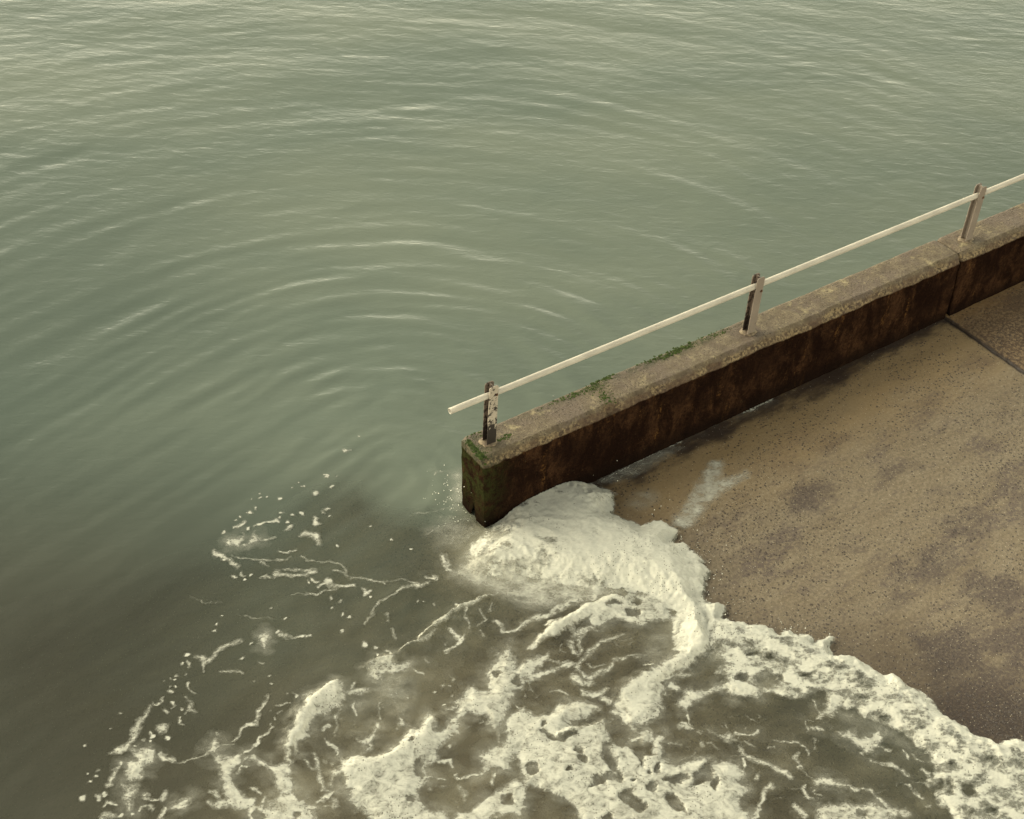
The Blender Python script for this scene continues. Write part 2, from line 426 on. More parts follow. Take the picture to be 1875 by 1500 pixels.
SURGE = [(1286, 1110)] + FRONT[24:] + [(2500, 1900), (1760, 1720), (1736, 1500), (1705, 1480), (1710, 1464), (1694, 1448), (1660, 1440),
    (1660, 1432), (1686, 1440), (1702, 1422), (1705, 1406), (1697, 1398), (1676, 1380), (1660, 1361), (1633, 1345),
    (1610, 1335), (1573, 1322), (1565, 1308), (1541, 1306), (1525, 1315), (1509, 1311), (1500, 1300), (1484, 1291),
    (1467, 1287), (1433, 1286), (1412, 1279), (1380, 1281), (1330, 1283), (1315, 1262), (1300, 1235), (1292, 1200), (1290, 1160)]

# (tile, opacity, softness, points[, extra thickness])
POLYS = [
 ('t1', 1, 1, [(390,950),(440,965),(500,945),(550,960),(580,1010),(560,1060),(510,1100),(475,1130),(490,1180),(430,1195),(370,1185),(330,1160),(345,1110),(330,1060),(380,1040),(430,1040),(410,990)]),
 ('t1', .8, 1, [(300,1210),(440,1225),(430,1280),(420,1340),(410,1400),(420,1450),(350,1460),(345,1380),(310,1320),(330,1260)]),
 ('t1', 1, 1, [(690,1430),(720,1380),(780,1350),(830,1325),(870,1330),(865,1370),(820,1400),(750,1420)]),
 ('t1', 1, 1, [(970,1005),(1000,940),(1030,890),(1050,865),(1075,890),(1085,920),(1110,925),(1080,950),(1065,985),(1020,1000)]),
 ('t1', 1, 1, [(1030,1010),(1060,1000),(1110,1020),(1180,1005),(1270,985),(1250,1040),(1230,1080),(1195,1110),(1180,1160),(1180,1220),(1110,1235),(1095,1190),(1100,1140),(1080,1080),(1050,1040)]),
 ('t1', 1, 1, [(1260,1050),(1300,1020),(1350,1020),(1430,1045),(1520,1060),(1590,1060),(1650,1080),(1640,1180),(1660,1260),(1640,1300),(1560,1320),(1530,1270),(1510,1200),(1490,1130),(1430,1090),(1340,1065)]),
 ('t1', 1, 1, [(1270,1400),(1440,1400),(1560,1310),(1650,1300),(1750,1310),(1800,1400),(1860,1560),(1340,1560),(1300,1440)]),
 ('t1', 1, 1, [(1380,100),(1410,50),(1440,38),(1465,75),(1440,150),(1405,135)]),
 ('t2', 1, 1, [(30,530),(-7,540),(-20,640),(-90,730),(-147,840),(-167,950),(-147,1060),(-110,1080),(-60,1010),(-40,900),(30,880),(40,760),(80,700),(170,700),(200,640),(290,620),(310,510),(290,450),(210,440),(130,490),(60,520)], .03),
 ('t2', .85, 1, [(455,330),(520,290),(560,240),(640,225),(700,225),(720,280),(820,270),(790,340),(720,360),(640,360),(600,400),(560,430),(500,390)], .03),
 ('t2', 1, 1, [(240,990),(300,1030),(440,1000),(500,1030),(600,1000),(680,950),(740,930),(760,860),(800,800),(860,820),(920,780),(945,690),(970,670),(1010,690),(1010,760),(1000,815),(1060,810),(1120,740),(1170,670),(1180,640),(1100,640),(1180,590),(1240,550),(1270,470),(1320,460),(1370,490),(1430,480),(1420,400),(1410,330),(1480,280),(1510,210),(1560,180),(1600,130),(1640,220),(1650,330),(1690,280),(1800,270),(1800,370),(1740,390),(1700,460),(1640,520),(1600,590),(1560,700),(1500,790),(1450,790),(1420,740),(1380,690),(1290,670),(1200,710),(1200,840),(1120,880),(1060,940),(1030,1000),(1050,1020),(1000,1060),(960,1110),(960,1180),(900,1230),(880,1270),(900,1350),(940,1410),(1100,1440),(1150,1560),(560,1560),(440,1420),(360,1360),(330,1270),(200,1280),(190,1220),(220,1140),(280,1100),(250,1040)], .02),
 ('t2', 1, 1, [(400,870),(470,860),(540,830),(550,760),(580,750),(590,810),(550,850),(510,890),(490,970),(450,990),(470,930)]),
 ('t2', 1, 1, [(1370,990),(1430,950),(1520,920),(1560,880),(1560,760),(1600,680),(1700,620),(1800,680),(1850,800),(1850,970),(1700,980),(1640,1000),(1620,1080),(1650,1130),(1480,1110),(1440,1120),(1420,1150),(1340,1170),(1370,1090),(1380,1050)]),
 ('t2', 1, 1, [(1300,1440),(1420,1320),(1480,1310),(1570,1240),(1650,1190),(1700,1210),(1720,1250),(1740,1310),(1700,1400),(1690,1490),(1640,1500),(1600,1460),(1500,1465),(1420,1560),(1150,1560),(1180,1440)]),
 ('t3', 1, 1, [(-60,720),(60,700),(160,660),(240,600),(380,570),(500,580),(540,640),(440,720),(330,740),(380,790),(520,770),(580,740),(610,800),(640,900),(720,950),(780,920),(760,880),(830,850),(890,800),(940,820),(970,880),(960,960),(980,850),(1050,840),(1040,960),(1040,1020),(1130,1070),(1230,1070),(1290,1030),(1400,1020),(1430,1060),(1440,1090),(1500,1060),(1560,1070),(1610,1110),(1640,1150),(1680,1150),(1660,1230),(1720,1260),(1680,1330),(1640,1380),(1670,1440),(1720,1460),(1740,1560),(380,1560),(330,1410),(290,1360),(230,1350),(180,1320),(110,1300),(60,1260),(-60,1260),(-90,1000)], .02),
 ('t3', 1, 1, [(620,660),(700,590),(720,510),(780,460),(880,410),(980,360),(1060,310),(1090,270),(1180,250),(1110,200),(1120,100),(1100,-60),(1330,-60),(1370,70),(1390,180),(1380,250),(1320,290),(1270,340),(1170,370),(1080,420),(1060,500),(1030,560),(1040,650),(1010,700),(960,750),(880,790),(800,830),(760,790),(720,740),(680,690)], .03),
 ('t3', 1, 1, [(1180,640),(1150,610),(1210,560),(1200,520),(1290,500),(1400,500),(1540,440),(1620,460),(1720,470),(1800,480),(1800,560),(1560,570),(1540,530),(1490,520),(1420,540),(1340,570),(1260,620),(1220,670)], .01),
 ('t6', .95, 1, [(1440,1150),(1700,1090),(1875,1040),(2100,1060),(2100,1260),(1875,1280),(1780,1290),(1640,1230),(1560,1280),(1480,1310),(1400,1260)], .02),
 ('t4', 1, 1, [(580,760),(660,740),(720,780),(800,770),(860,740),(880,800),(860,840),(810,880),(760,880),(700,830),(620,790)]),
 ('t4', 1, 1, [(405,1095),(430,1070),(500,1065),(560,1080),(610,1110),(630,1140),(560,1125),(440,1120)]),
 ('t4', .95, 1, [(420,1400),(430,1260),(470,1240),(560,1250),(620,1225),(690,1240),(740,1260),(860,1250),(930,1290),(960,1400)]),
 ('t5', 1, 1, [(285,575),(340,575),(390,560),(430,525),(440,560),(410,600),(400,625),(290,630)]),
 ('t5', 1, 1, [(460,600),(500,555),(515,515),(530,550),(575,570),(540,595),(500,605),(440,635),(410,630)]),
]
# veils: thin translucent froth, wide soft edge
VEILS = [
 ('t6', .82, 10, [(330,860),(430,680),(540,560),(900,560),(1500,750),(1750,980),(1500,1080),(1200,1110),(950,1140),(800,1060),(560,980)]),
 ('t6', .42, 6, [(290,20),(380,-10),(450,150),(450,330),(400,370),(330,330),(300,200)]),
 ('t6', .5, 6, [(640,360),(700,250),(800,190),(960,150),(960,330),(880,400),(740,450)]),
 ('t6', .30, 9, [(80,480),(300,400),(560,440),(600,560),(420,640),(200,640)]),
 ('t7', .85, 4.5, [(625,600),(700,480),(790,350),(860,230),(930,110),(1000,110),(1010,190),(960,260),(1080,230),(1200,190),(1200,225),(1060,310),(940,390),(850,490),(770,590),(690,630)]),
 ('t7', .38, 8, [(300,440),(380,350),(470,330),(500,400),(420,450)]),
 ('t7', .4, 5, [(60,270),(200,170),(330,100),(480,40),(620,-10),(700,10),(560,90),(380,190),(220,260)]),
 ('t8', .45, 9, [(0,640),(200,640),(420,760),(640,800),(560,880),(300,800),(120,720)]),
 ('t2', .35, 9, [(500,400),(820,330),(840,520),(800,700),(700,660),(560,560)]),
 ('t2', .30, 9, [(300,520),(520,500),(560,600),(420,660),(320,620)]),
 ('t3', .30, 9, [(900,60),(1120,0),(1120,260),(980,330),(880,260)]),
 ('t4', .35, 8, [(560,600),(900,700),(1240,960),(1300,1000),(1100,880),(860,760),(640,680)]),
]
H = 'hole'
HOLES = [
 ('t1', [(1695,1325,50,30),(1490,1290,30,45),(1390,1475,40,25),(1700,1470,40,25),(1660,990,16,55)]),
 ('t2', [(265,1220,50,55),(890,1085,45,28),(895,1145,25,28),(825,1335,35,25),(830,895,18,25),(1590,1350,35,30),(1495,1230,18,18),(1400,1255,58,58),(1230,1390,75,48),(1660,420,24,40),(1490,370,22,20)]),
 ('t3', [(535,1210,45,40),(630,1175,50,30),(700,1180,25,35),(385,975,45,20),(420,1025,22,24),(310,1120,14,20),(20,1110,45,45),(1010,1120,20,45),(930,1145,18,20),(1450,1240,20,45),(950,1260,25,28),(610,1500,40,30),(105,775,18,22),(1060,455,18,12),(800,1190,20,10),(490,1250,16,10)]),
 ('t4', [(455,510,55,48),(1275,1110,20,45),(1335,1130,26,58),(1470,1160,45,40),(740,1305,25,20),(1640,1305,20,20)]),
 ('t6', [(1780,1200,48,28),(1680,1050,42,24),(1620,1140,60,9),(1400,1270,30,20)]),
 ('t7', [(230,1160,35,22),(350,1200,30,16),(330,1285,38,20),(770,1320,30,14)]),
 ('t8', [(175,820,45,38),(350,830,58,38),(540,840,90,55),(480,900,40,9),(70,815,20,14),(430,650,50,20),(850,820,55,16),(1400,1130,50,10),(100,720,110,45),(660,840,25,25)]),
]
HOLEPOLYS = [
 ('t3', [(80,820),(160,880),(240,885),(300,850),(390,845),(340,825),(280,830),(220,870),(150,850)]),
 ('t3', [(590,740),(660,740),(740,790),(770,850),(740,860),(735,950),(700,930),(660,860),(600,790)]),
 ('t3', [(570,930),(620,920),(640,1010),(690,1080),(690,1130),(640,1120),(600,1060),(570,1010)]),
 ('t3', [(720,1310),(770,1275),(810,1310),(850,1340),(920,1380),(890,1440),(850,1465),(760,1400)]),
 ('t3', [(1060,1225),(1120,1180),(1200,1160),(1230,1190),(1150,1230)]),
 ('t3', [(1280,1240),(1300,1160),(1360,1110),(1420,1070),(1435,1140),(1420,1200),(1340,1240)]),
 ('t3', [(800,900),(860,880),(900,930),(960,930),(960,1010),(900,1010),(880,1090),(840,1000),(780,920)]),
 ('t3', [(1050,1320),(1120,1310),(1150,1360),(1200,1410),(1210,1460),(1150,1440),(1080,1390)]),
 ('t3', [(1650,1340),(1720,1300),(1770,1350),(1770,1430),(1700,1455),(1660,1400)]),
 ('t3', [(60,1260),(180,1290),(230,1350),(290,1360),(380,1510),(60,1510),(0,1480),(0,1250)]),
 ('t4', [(1225,1260),(1290,1250),(1350,1340),(1225,1400)]),
]
# strokes: (tile, opacity, [(x, y, radius) ...])
STROKES = [
 ('t1', 1, [(560,595,4),(600,610,8),(635,580,6),(640,545,6)]),
 ('t1', 1, [(540,620,6),(520,670,9),(500,710,10),(455,750,22),(420,800,24),(405,860,24),(380,910,22),(310,960,28),(240,985,12)]),
 ('t1', 1, [(310,1050,8),(260,1110,10),(240,1170,16),(230,1230,20),(200,1240,14)]),
 ('t1', 1, [(130,1325,22)]), ('t1', 1, [(180,1300,14)]), ('t1', 1, [(175,1400,8),(220,1360,16),(265,1380,8)]),
 ('t1', .9, [(470,1350,12),(530,1355,12),(600,1355,10)]), ('t1', .8, [(490,1308,20),(520,1312,18)]), ('t1', 1, [(640,1300,20),(635,1340,20),(640,1370,14)]), ('t1', 1, [(650,1430,20),(630,1480,22)]),
 ('t1', 1, [(455,1440,14),(490,1410,14),(530,1410,12),(555,1440,8)]),
 ('t1', 1, [(625,790,36),(650,785,30)]), ('t1', 1, [(685,855,18)]), ('t1', 1, [(540,850,10)]), ('t1', 1, [(530,830,8)]), ('t1', .8, [(485,880,8)]), ('t1', 1, [(530,885,7)]), ('t1', 1, [(435,930,6)]),
 ('t1', 1, [(615,990,18),(660,1020,22),(705,1040,22)]),
 ('t1', 1, [(740,1060,5),(800,1055,5),(860,1035,6),(920,1030,5),(970,1010,5)]),
 ('t1', 1, [(1060,825,10),(1055,860,4)]), ('t1', 1, [(1110,920,5),(1150,915,5),(1190,912,4)]),
 ('t1', 1, [(1280,980,10),(1330,960,12),(1365,910,12),(1390,870,12),(1430,855,10),(1470,820,12),(1490,790,10),(1480,760,5)]),
 ('t1', 1, [(1190,880,6),(1230,840,10),(1270,790,16),(1310,755,16),(1360,745,12),(1385,700,9),(1400,650,10),(1410,625,12),(1430,580,12),(1438,540,14)]),
 ('t1', 1, [(1540,620,8),(1580,610,8),(1635,600,4)]), ('t1', 1, [(1490,665,4)]), ('t1', 1, [(1510,720,6)]), ('t1', 1, [(1545,685,5),(1565,675,5)]),
 ('t1', 1, [(1620,530,5)]), ('t1', 1, [(1675,530,12)]), ('t1', 1, [(1725,535,6),(1750,535,7)]),
 ('t1', 1, [(1150,1240,50),(1170,1290,55),(1200,1350,60),(1270,1380,60),(1330,1350,25)]),
 ('t1', .8, [(990,1290,12),(1060,1300,16),(1080,1330,14)]), ('t1', 1, [(990,1360,12),(1050,1390,28),(1130,1385,20),(1200,1390,30)]),
 ('t1', 1, [(1310,1265,8),(1370,1270,10),(1410,1300,6)]), ('t1', 1, [(1440,1330,14),(1440,1370,20)]), ('t1', 1, [(1220,1130,14),(1250,1090,8),(1310,1095,8)]),
 ('t1', 1, [(905,235,14),(935,250,28),(950,285,14),(990,270,18),(1020,240,12),(1060,205,8),(1115,150,24),(1160,130,8),(1240,105,10)]), ('t1', 1, [(945,290,8),(955,350,4)]),
 ('t1', 1, [(825,215,18)]), ('t1', 1, [(793,295,10)]), ('t1', .9, [(840,275,5),(838,315,5)]), ('t1', 1, [(835,430,8),(845,470,4),(880,505,8)]), ('t1', 1, [(675,500,12),(695,503,12)]),
 ('t1', 1, [(690,455,6)]), ('t1', 1, [(735,465,6)]), ('t1', 1, [(755,370,5)]), ('t1', 1, [(715,395,6)]), ('t1', 1, [(640,425,4)]), ('t1', 1, [(735,400,6)]), ('t1', 1, [(812,375,5)]),
 ('t1', .9, [(815,540,8),(850,580,10),(860,620,22),(890,650,10)]), ('t1', .8, [(820,665,5),(860,640,8)]), ('t1', 1, [(720,600,10),(730,620,6),(690,635,4)]), ('t1', 1, [(638,648,10),(655,668,10)]), ('t1', 1, [(780,645,10)]), ('t1', 1, [(775,690,5),(770,760,12),(790,765,5)]),
 ('t1', 1, [(1090,335,5),(1140,340,10),(1200,345,6),(1260,355,4)]), ('t1', 1, [(1270,235,12)]), ('t1', 1, [(1325,125,8)]), ('t1', 1, [(1530,35,14)]), ('t1', 1, [(1575,60,28),(1600,65,16)]), ('t1', 1, [(1620,75,8),(1660,76,10),(1710,70,12)]), ('t1', 1, [(1750,68,8),(1790,65,9)]),
 ('t1', 1, [(1400,285,6),(1435,300,4)]), ('t1', 1, [(120,1110,8),(145,1095,10)]), ('t1', 1, [(100,1165,14)]), ('t1', 1, [(60,1215,10)]), ('t1', 1, [(5,1340,24)]), ('t1', 1, [(15,920,8)]), ('t1', .9, [(190,1480,26),(225,1480,26)]), ('t1', 1, [(290,1470,16)]), ('t1', 1, [(400,1465,14)]),
 ('t1', .8, [(1010,30,10)]), ('t1', .8, [(30,1140,6)]), ('t1', 1, [(1485,430,8)]), ('t1', 1, [(1475,370,6)]), ('t1', .8, [(1365,430,6)]), ('t1', .8, [(310,655,4)]), ('t1', .8, [(228,800,5)]),
 ('t2', .9, [(320,510,20),(380,490,26),(440,500,28),(500,490,24)]), ('t2', 1, [(375,430,14),(370,470,16)]), ('t2', 1, [(370,600,14),(375,650,16),(385,690,8)]),
 ('t2', .8, [(280,640,5),(240,740,5),(230,850,4)]), ('t2', 1, [(560,215,10)]), ('t2', 1, [(640,185,18),(670,215,12)]), ('t2', 1, [(550,160,14)]), ('t2', .9, [(460,130,22)]),
 ('t2', .7, [(730,190,18),(800,150,18),(860,130,14),(930,110,14),(1000,70,10),(1040,20,10)]),
 ('t2', .6, [(520,410,10),(570,520,8),(600,620,5)]), ('t2', .6, [(620,420,8),(680,540,10),(710,640,5)]), ('t2', .6, [(730,450,14),(780,520,14),(800,560,6)]), ('t2', .8, [(560,580,6),(585,720,10)]), ('t2', 1, [(740,690,8),(750,760,22)]), ('t2', .9, [(820,770,6),(860,810,6)]),
 ('t2', .9, [(830,330,6),(880,370,12),(940,375,14)]), ('t2', .9, [(940,240,6),(975,280,10)]), ('t2', .8, [(1100,350,4),(1160,410,5)]), ('t2', 1, [(1090,200,8),(1140,165,14),(1190,145,12),(1220,110,14),(1230,60,5)]), ('t2', .9, [(1130,30,6),(1190,85,6)]),
 ('t2', .8, [(1060,470,5)]), ('t2', .8, [(1110,457,4),(1130,455,4)]), ('t2', .8, [(1140,520,6)]), ('t2', .8, [(1010,510,5)]), ('t2', .8, [(1070,600,6)]),
 ('t2', 1, [(100,1370,8),(200,1310,16),(230,1290,12)]), ('t2', .7, [(225,1360,34),(220,1400,34)]), ('t2', 1, [(0,1400,30),(60,1420,24)]),
 ('t2', 1, [(160,890,10),(210,930,14),(240,990,14)]), ('t2', .9, [(65,990,14),(90,1100,14),(110,1200,18),(150,1270,14),(200,1280,8)]), ('t2', .9, [(0,1050,8),(60,1110,10)]), ('t2', 1, [(130,820,8),(150,770,14),(190,770,16)]), ('t2', .7, [(150,1060,14),(190,1070,10)]), ('t2', 1, [(230,690,10),(235,720,6)]),
 ('t2', 1, [(1020,1040,10),(1090,1060,10),(1140,1050,12),(1150,1070,8)]), ('t2', 1, [(1190,1140,14),(1200,1180,8),(1270,1165,12),(1340,1165,8)]), ('t2', 1, [(1090,1205,8),(1020,1190,8),(970,1170,6)]),
 ('t2', .7, [(1220,1250,25),(1250,1320,22),(1230,1380,14)]), ('t2', .9, [(1460,1150,18),(1470,1230,14)]), ('t2', .9, [(1130,930,12)]), ('t2', .8, [(1230,795,4),(1290,770,5)]), ('t2', .8, [(1350,750,4),(1375,730,5)]), ('t2', .9, [(1500,800,8),(1520,900,8)]),
 ('t3', 1, [(0,400,30),(90,360,25),(200,330,22),(280,300,18),(380,290,16),(420,250,14),(500,170,14),(560,120,12),(640,100,10),(740,70,5)]), ('t3', 1, [(0,290,40),(60,270,30),(140,240,14)]),
 ('t3', 1, [(20,150,30),(70,120,25),(120,70,28),(200,20,30),(260,-10,30)]), ('t3', .9, [(330,130,16),(330,190,14),(380,210,14),(400,170,12),(370,60,20),(400,30,25),(480,10,25),(540,40,6)]), ('t3', .9, [(140,210,8),(160,260,8),(230,290,8),(300,270,8)]),
 ('t3', .95, [(380,290,16),(390,360,18),(460,400,22),(540,380,25),(610,340,20),(660,280,12),(700,260,8),(800,245,6),(920,235,5)]), ('t3', .95, [(340,400,35),(400,440,35),(460,440,30)]), ('t3', .95, [(430,520,24),(540,520,25),(600,480,18)]), ('t3', .9, [(290,520,14),(220,500,8),(160,500,6)]), ('t3', .95, [(540,560,20),(640,600,20)]),
 ('t3', .8, [(460,290,6),(500,330,6),(590,300,5)]), ('t3', .9, [(900,320,14),(960,340,10)]), ('t3', 1, [(1100,470,30),(1160,500,20)]), ('t3', .9, [(1080,420,20),(1180,395,24),(1230,400,16)]),
 ('t3', 1, [(1180,780,20),(1220,790,32),(1260,810,22)]), ('t3', .5, [(1330,840,24)]), ('t3', .8, [(1400,840,10),(1480,870,8),(1550,885,40),(1590,905,22)]), ('t3', 1, [(1600,850,8),(1700,860,10),(1790,850,14)]),
 ('t3', .9, [(1050,910,8),(1120,915,8),(1200,930,5)]), ('t3', .5, [(1350,920,20)]), ('t3', .8, [(1400,920,5),(1500,970,5)]), ('t3', .8, [(1690,910,5),(1730,950,5)]), ('t3', 1, [(1650,960,10),(1660,1010,12),(1710,1040,22),(1790,1070,26)]), ('t3', 1, [(1660,1050,8),(1670,1130,14)]), ('t3', 1, [(1225,680,8),(1250,730,10),(1265,775,6)]), ('t3', .75, [(110,1320,8),(140,1380,32),(130,1430,28)]),
 ('t3', .9, [(860,910,8),(900,960,8)]), ('t3', .9, [(1080,1340,10),(1130,1400,8)]),
 ('t4', 1, [(860,840,8),(900,865,8),(940,880,6)]), ('t4', .9, [(740,890,6),(760,915,5)]), ('t4', 1, [(795,925,6),(840,950,10),(900,970,16),(960,975,18),(1000,1010,10),(1050,1040,6)]), ('t4', .9, [(1010,870,8),(1040,900,10),(1050,940,8)]), ('t4', .9, [(1080,900,6),(1120,940,8),(1180,960,5)]), ('t4', .9, [(1160,1000,8),(1200,1040,8)]),
 ('t4', 1, [(650,1135,10),(710,1155,12)]), ('t4', 1, [(740,1140,6),(800,1165,10),(850,1200,14),(890,1230,16),(930,1290,30),(1000,1310,28),(1060,1320,20)]), ('t4', .9, [(1060,1110,8),(1110,1160,8),(1160,1210,6)]), ('t4', .9, [(1180,1260,10),(1220,1260,12)]),
 ('t4', 1, [(0,940,18),(60,950,18),(130,990,20),(200,1020,16),(250,1060,12)]), ('t4', 1, [(390,725,10),(440,725,14),(480,735,6)]), ('t4', .9, [(150,800,5),(220,805,8),(290,825,10),(340,850,6),(370,900,4)]), ('t4', .9, [(90,855,6),(140,860,8)]),
 ('t4', .9, [(300,900,8),(280,930,10),(330,990,8),(290,990,6),(350,1030,5),(400,1060,5)]), ('t4', 1, [(340,1130,14),(360,1180,14),(380,1210,10)]), ('t4', 1, [(300,1260,22),(340,1310,24)]), ('t4', 1, [(-20,1380,18),(20,1290,14),(60,1210,14),(90,1130,14),(120,1100,14)]), ('t4', .95, [(400,540,6),(430,590,10),(470,620,8),(450,660,5)]), ('t4', 1, [(470,620,8),(510,620,20),(560,590,20)]), ('t4', .8, [(350,670,4),(370,740,4)]), ('t4', .9, [(40,1040,14),(10,1060,8)]), ('t4', .9, [(430,1170,5),(460,1180,5)]),
 ('t6', 1, [(1040,1400,30),(1120,1340,45),(1250,1260,55),(1400,1190,60),(1560,1110,60),(1700,1080,50),(1800,1000,50)]), ('t6', .95, [(850,1300,16),(920,1260,18),(1000,1210,24),(1080,1210,22),(1140,1150,26),(1230,1120,26),(1300,1080,40),(1450,1060,40)]), ('t6', .9, [(1080,1290,16),(1130,1260,16)]), ('t6', .6, [(1290,1310,30),(1310,1400,30)]), ('t6', .8, [(1130,1030,12),(1200,1040,10),(1290,1000,8)]),
 ('t6', .85, [(20,1390,14),(130,1300,18),(220,1240,20),(330,1170,16),(400,1120,16),(500,1090,12),(590,1050,10),(680,1035,6)]), ('t6', .8, [(420,1140,10),(400,1220,7),(440,1300,5)]), ('t6', .8, [(540,1140,10),(560,1230,6),(500,1280,8)]), ('t6', .8, [(640,1100,8),(610,1180,6)]), ('t6', 1, [(280,1310,10),(350,1370,14),(370,1410,18)]), ('t6', 1, [(650,1250,14),(700,1260,16),(720,1330,10),(800,1320,16),(850,1300,12)]), ('t6', .8, [(540,1320,6),(560,1370,5)]),
 ('t6', .9, [(340,1110,14)]), ('t6', .9, [(150,1095,8)]), ('t6', .9, [(30,1070,8)]), ('t6', .9, [(80,1075,5)]), ('t6', .9, [(210,700,14),(250,760,30),(260,820,24),(300,830,14),(370,860,16)]), ('t6', .9, [(180,890,14),(100,870,10)]), ('t6', .9, [(120,905,10),(40,940,14),(0,950,20)]), ('t6', .75, [(380,790,10),(470,740,12),(540,700,14)]),
 ('t6', .6, [(0,370,5),(150,345,5),(300,310,4)]), ('t6', .6, [(150,390,4),(300,385,5),(450,400,6),(560,450,10)]), ('t6', .7, [(90,540,6),(200,460,6),(260,465,6)]), ('t6', .7, [(300,620,6),(330,540,10)]), ('t6', .5, [(420,560,34),(500,520,34)]), ('t6', .7, [(160,45,4),(190,15,6),(230,20,4)]), ('t6', .8, [(400,190,8),(425,150,10)]),
 ('t5', 1, [(375,465,14),(410,445,18),(440,430,10)]), ('t5', 1, [(1010,400,12),(1025,435,20),(1025,455,14)]), ('t5', 1, [(565,445,14),(600,430,10),(650,420,12),(690,415,14),(708,432,8)]), ('t5', .9, [(530,470,6),(565,445,8)]), ('t5', .9, [(770,500,5),(800,480,12),(825,455,10)]), ('t5', .9, [(580,575,5),(630,565,6),(680,550,10)]), ('t5', 1, [(885,540,8),(920,525,28),(970,535,24),(1010,540,22),(1025,575,16),(1030,605,14)]),
 ('t5', 1, [(200,670,8),(215,690,22),(255,705,22),(280,735,14),(320,750,12),(340,780,16),(380,800,20)]), ('t5', 1, [(265,745,12)]), ('t5', .8, [(320,700,4),(400,720,4),(500,740,5),(600,745,6),(700,745,6),(780,740,8),(815,715,5)]), ('t5', .9, [(580,765,10),(600,780,10),(625,790,6)]), ('t5', .9, [(720,675,4),(770,680,10),(850,660,8)]), ('t5', 1, [(405,852,8),(435,868,12)]), ('t5', 1, [(485,865,8)]), ('t5', 1, [(355,875,10)]), ('t5', 1, [(448,905,12)]),
 ('t5', .9, [(560,885,8),(610,875,12),(650,880,6)]), ('t5', .95, [(690,835,22),(700,870,20),(770,865,14),(830,865,12),(880,865,12),(950,865,14),(1000,825,24)]), ('t5', .8, [(960,835,14),(870,820,12),(820,815,6),(740,815,5)]), ('t5', .8, [(910,715,8),(960,745,5),(1060,750,6),(1150,755,6),(1210,780,6),(1270,820,8),(1285,850,8)]), ('t5', .8, [(1160,830,5),(1260,855,10),(1300,875,12),(1350,885,8),(1500,915,7),(1590,940,6)]),
 ('t5', 1, [(1040,960,14),(1080,940,16),(1110,920,20),(1150,965,14),(1190,965,18),(1250,950,14),(1305,945,20)]), ('t5', .9, [(940,920,10)]), ('t5', .9, [(990,895,14),(1030,915,10)]), ('t5', .85, [(960,1015,10),(1000,1030,10),(1100,1000,5),(1200,985,5)]), ('t5', .7, [(830,1025,4),(960,1025,5)]), ('t5', 1, [(1400,975,12),(1415,1010,16),(1450,990,14)]), ('t5', 1, [(1465,1043,10)]),
 ('t5', .7, [(1590,920,6),(1700,900,5),(1875,930,8)]), ('t5', .7, [(1740,980,20),(1800,955,14),(1870,935,16)]), ('t5', .8, [(1740,985,8),(1640,1040,10),(1580,1080,8),(1500,1140,10),(1470,1200,8),(1420,1280,8)]), ('t5', .7, [(1600,1180,5),(1610,1250,4)]), ('t5', .7, [(1640,1300,5),(1680,1390,8)]), ('t5', .9, [(1225,1050,7),(1220,1085,5)]),
 ('t5', .5, [(0,1040,4),(100,1080,5),(250,1085,5)]), ('t5', .5, [(390,1195,4),(520,1215,5),(680,1225,4)]),
 ('t0', .85, [(1098,882,2),(1130,864,2.2),(1173,843,2.6),(1215,822,2.2),(1250,804,2.2),(1300,782,1.8),(1331,768,2),(1380,749,3),(1412,734,3.4)]),
 ('t0', .5, [(630,824,3),(638,825,3)]), ('t0', .8, [(575,905,4)]), ('t0', .8, [(632,826,4)]), ('t0', .7, [(656,800,2)]), ('t0', .8, [(1075,663,3)]), ('t0', .7, [(1018,719,2)]),
]
for _d in [(1010,200,22),(1118,52,12),(1150,143,13),(1197,50,6),(910,135,9),(715,242,14),(577,240,11),(632,238,5),(495,242,6),(568,203,5),(487,352,18),(450,362,7),(530,315,8),(400,395,9),(363,414,5),(740,352,10),(730,395,9),(825,382,11),(787,425,11),(915,362,14),(1105,325,6),(1085,343,6),(1125,373,6),(262,507,14),(467,478,16),(1455,470,10),(1210,630,10),(840,155,5),(880,108,4),(1620,580,10),(1800,648,10),(1145,1130,8),(1300,1215,8),(1235,1180,8),(1215,1330,14),(1145,1050,8),(770,1225,8),(630,1135,6),(180,1320,12),(215,1260,8),(245,1205,6)]:
    STROKES.append(('t5', 1, [_d]))
